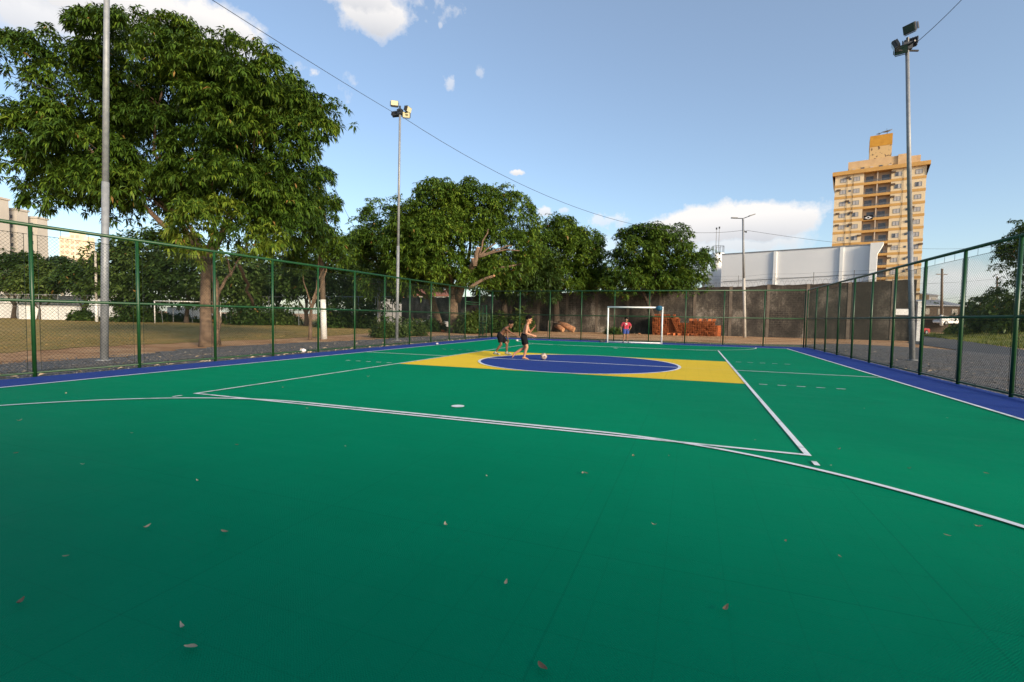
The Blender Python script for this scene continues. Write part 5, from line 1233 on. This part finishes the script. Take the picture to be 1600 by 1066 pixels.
# perimeter fence round the playing field
pf = empty('perimeter_fence', (0, 0, 0), 0, 'thin grey post-and-wire fence along the far side of the playing field', 'fence')
pa = [(-40, 457, 64), (60, 457, 63.5), (150, 457.5, 63), (240, 459, 62), (330, 460, 60), (420, 461, 57), (560, 462, 52), (640, 463, 50)]
pts = []
for (x0, y0_, D0), (x1, y1_, D1_) in zip(pa[:-1], pa[1:]):
    for k in range(3): t = k / 3; pts.append(at(x0 + (x1 - x0) * t, y0_ + (y1_ - y0_) * t, D0 + (D1_ - D0) * t))
post = MB(); post.tube([(0, 0, 0), (0, 0, 3.3)], .035, 6); ppm = post.mesh('post', M['galv'])
for q in pts: q[2] = 0; instance('post', ppm, (q[0], q[1], 0), 0, pf)
for zz, nm in ((3.28, 'top_rail'), (1.7, 'mid_wire')): mb = MB(); mb.tube([q + UP * zz for q in pts], .03 if nm == 'top_rail' else .012, 5); mb.build(nm, M['galv'], pf)
mb = MB()
for q0, q1 in zip(pts[:-1], pts[1:]): chain(mb, q0[:2], q1[:2], .1, 3.2, .3, .004)
mb.build('mesh_panel', M['wire'], pf)
# old goals on the playing field
def old_goal(px0, py0, px1, D, hpx, label, r_=.06):
    a = at(px0, py0, D); b = at(px1, py0 + 1, D + 1); a[2] = b[2] = -.05; h = hpx * D / FPX; root = empty('old_goal', a, 0, label, 'goal'); 
    for q in (a, b): mb = MB(); mb.tube([q - a, q - a + UP * h], r_, 10); mb.build('post', M['old_white'], root, True)
    mb = MB(); mb.tube([UP * (h + r_) + (a - b) * .006, b - a + UP * (h + r_) + (b - a) * .006], r_, 10); mb.build('crossbar', M['old_white'], root, True)
    v = nrm(np.cross(UP, b - a)) ; v = v if v @ Fh > 0 else -v
    for q in (a, b): mb = MB(); mb.tube([q - a + UP * h, q - a + v * 1.2 + UP * h * .95, q - a + v * 1.6], .025, 6); mb.build('net_support', M['galv'], root)
old_goal(242, 503, 345, 56, 34, 'weathered white full-size goal on the grass field'); old_goal(153, 503, 179, 60, 24, 'small weathered goal left of the full-size one on the field', .05)
# poles
def pole(name, base, top, r0, r1, m_low, m_up, split, label, cat='utility pole'):
    base = np.array(base, float); top = np.array(top, float); root = empty(name, base, 0, label, cat); d = top - base
    mb = MB(); mb.tube([V3(0, 0, -.1), d * split], [r0, r0 + (r1 - r0) * split], 12); mb.build('painted_base', m_low, root, True)
    mb = MB(); mb.tube([d * split, d], [(r0 + (r1 - r0) * split) * .96, r1], 12); mb.build('shaft', m_up, root, True); return root
b_ = gnd(506.5, 528.5); pole('utility_pole', (b_[0], b_[1], -.05), up_at(498, 270, b_), .17, .11, M['whitewash'], M['wood_pole'], .24, 'brown utility pole with whitewashed foot behind the left fence')
b_ = at(151, 503, 58); b_[2] = -.05; pole('concrete_pole', b_, up_at(149, 392, b_), .15, .12, M['whitewash'], M['conc_pole'], .3, 'pale concrete pole beside the near floodlight pole, out on the field')
b_ = at(592, 512, 48); b_[2] = -.05; pole('concrete_pole', b_, up_at(592, 440, b_), .17, .15, M['conc_pole'], M['roof_gray'], .35, 'grey concrete post behind the pair of shrubs', 'post')
b_ = at(1471, 508, 78); root = pole('utility_pole', b_, up_at(1472, 420, b_), .22, .15, M['whitewash'], M['wood_pole'], .18, 'brown utility pole with whitewashed foot on the grass bank')
t_ = up_at(1472, 420, b_) - b_; mb = MB(); mb.obox(t_ - UP * .9, Rh * .9, Fh * .05, UP * .06); mb.build('crossarm', M['wood_pole'], root)
b2_ = at(1558, 500, 98); root = pole('utility_pole', b2_, up_at(1558, 432, b2_), .2, .15, M['conc_pole'], M['wood_pole'], .12, 'more distant utility pole behind the bank bushes')
for i, (ya, yb_, lb) in enumerate(((424, 442, 'upper street wire between the two utility poles beyond the right fence'), (455, 452, 'lower street wire between the two utility poles beyond the right fence'))):
    cable(lb, at(1380, ya + 20, 70), at(1600, yb_ - 12 + i * 8, 100), .5, .02)
# vehicles
def car(loc, rz, m_, label, Ls=4.1, pickup=False):
    root = empty('parked_car', loc, rz, label, 'car'); b = MB(); w_ = .84
    sec = [(-Ls / 2, .35, .62), (-Ls / 2 + .15, .28, .85), (-Ls * .18, .25, .9), (Ls * .2, .25, .9), (Ls / 2 - .12, .28, .82), (Ls / 2, .35, .6)]
    vs = []
    for x, z0, z1 in sec: vs += [(x, -w_, z0), (x, w_, z0), (x, w_, z1), (x, -w_, z1)]
    fs = [(0, 3, 2, 1), (20, 21, 22, 23)]
    for i in range(5):
        for k in range(4): fs.append((4 * i + k, 4 * i + (k + 1) % 4, 4 * i + 4 + (k + 1) % 4, 4 * i + 4 + k))
    b.add(vs, fs); b.build('body', m_, root, bevel=.05)
    c = MB(); x0, x1 = (-Ls * .42, Ls * .22) if not pickup else (-.35, Ls * .24)
    vs = [(x0, -.78, .9), (x1, -.78, .9), (x1, .78, .9), (x0, .78, .9), (x0 + .35, -.66, 1.42), (x1 - .6, -.66, 1.42), (x1 - .6, .66, 1.42), (x0 + .35, .66, 1.42)]
    c.add(vs, [(0, 1, 5, 4), (1, 2, 6, 5), (2, 3, 7, 6), (3, 0, 4, 7)]); c.build('windows', M['glass_dark'], root)
    r = MB(); r.obox(V3((x0 + x1) / 2 - .12, 0, 1.44), V3((x1 - x0) / 2 - .45, 0, 0), V3(0, .67, 0), V3(0, 0, .02)); r.build('roof', m_, root)
    for x in (-Ls * .31, Ls * .31):
        for y in (-.8, .8):
            t = MB(); t.tube([(x, y - .1, .32), (x, y + .1, .32)], .32, 18); tw_ = t.build('wheel', M['rubber'], root); h = MB(); h.tube([(x, y - .115, .32), (x, y + .115, .32)], .18, 12); h.build('rim', M['galv'], tw_)
    for y in (-.6, .6): h = MB(); h.obox(V3(Ls / 2 - .02, y, .68), V3(.03, 0, 0), V3(0, .16, 0), V3(0, 0, .07)); h.build('headlight', M['lamp_face'], root)
    return root
q = at(672, 500, 52); car((q[0], q[1], -.06), face_r, M['car_white'], 'white pickup parked on the dirt behind the left fence', 4.6, True)
q = at(1483, 505, 80); car((q[0], q[1], q[2] - .3), face_r, M['car_white'], 'white car parked on the street beyond the grass bank')
q = at(1427, 507, 66); car((q[0], q[1], -.06), face_r + .3, M['car_red'], 'red car partly hidden behind the white pier')
# unseen block added behind the camera to shade the near end of the court
pv = empty('shade_block', (2, -18.2, -.05), 0, 'low plain block, out of view, added behind the near end of the court to shade it', 'building')
mb = MB(); mb.box(-14, 16, -6, 0, 0, 3.8); mb.build('wall', mat('shade_block_wall', L(.22, .17, .11), L(.16, .12, .08), .6, .9), pv)
mb = MB(); mb.box(-14.4, 16.4, -6.4, .5, 3.804, 4.0); mb.build('roof', M['roof_gray'], pv)
mb = MB(); mb.box(-1, 0, .004, .05, 0, 2.1); mb.build('door', M['fence_green'], pv)
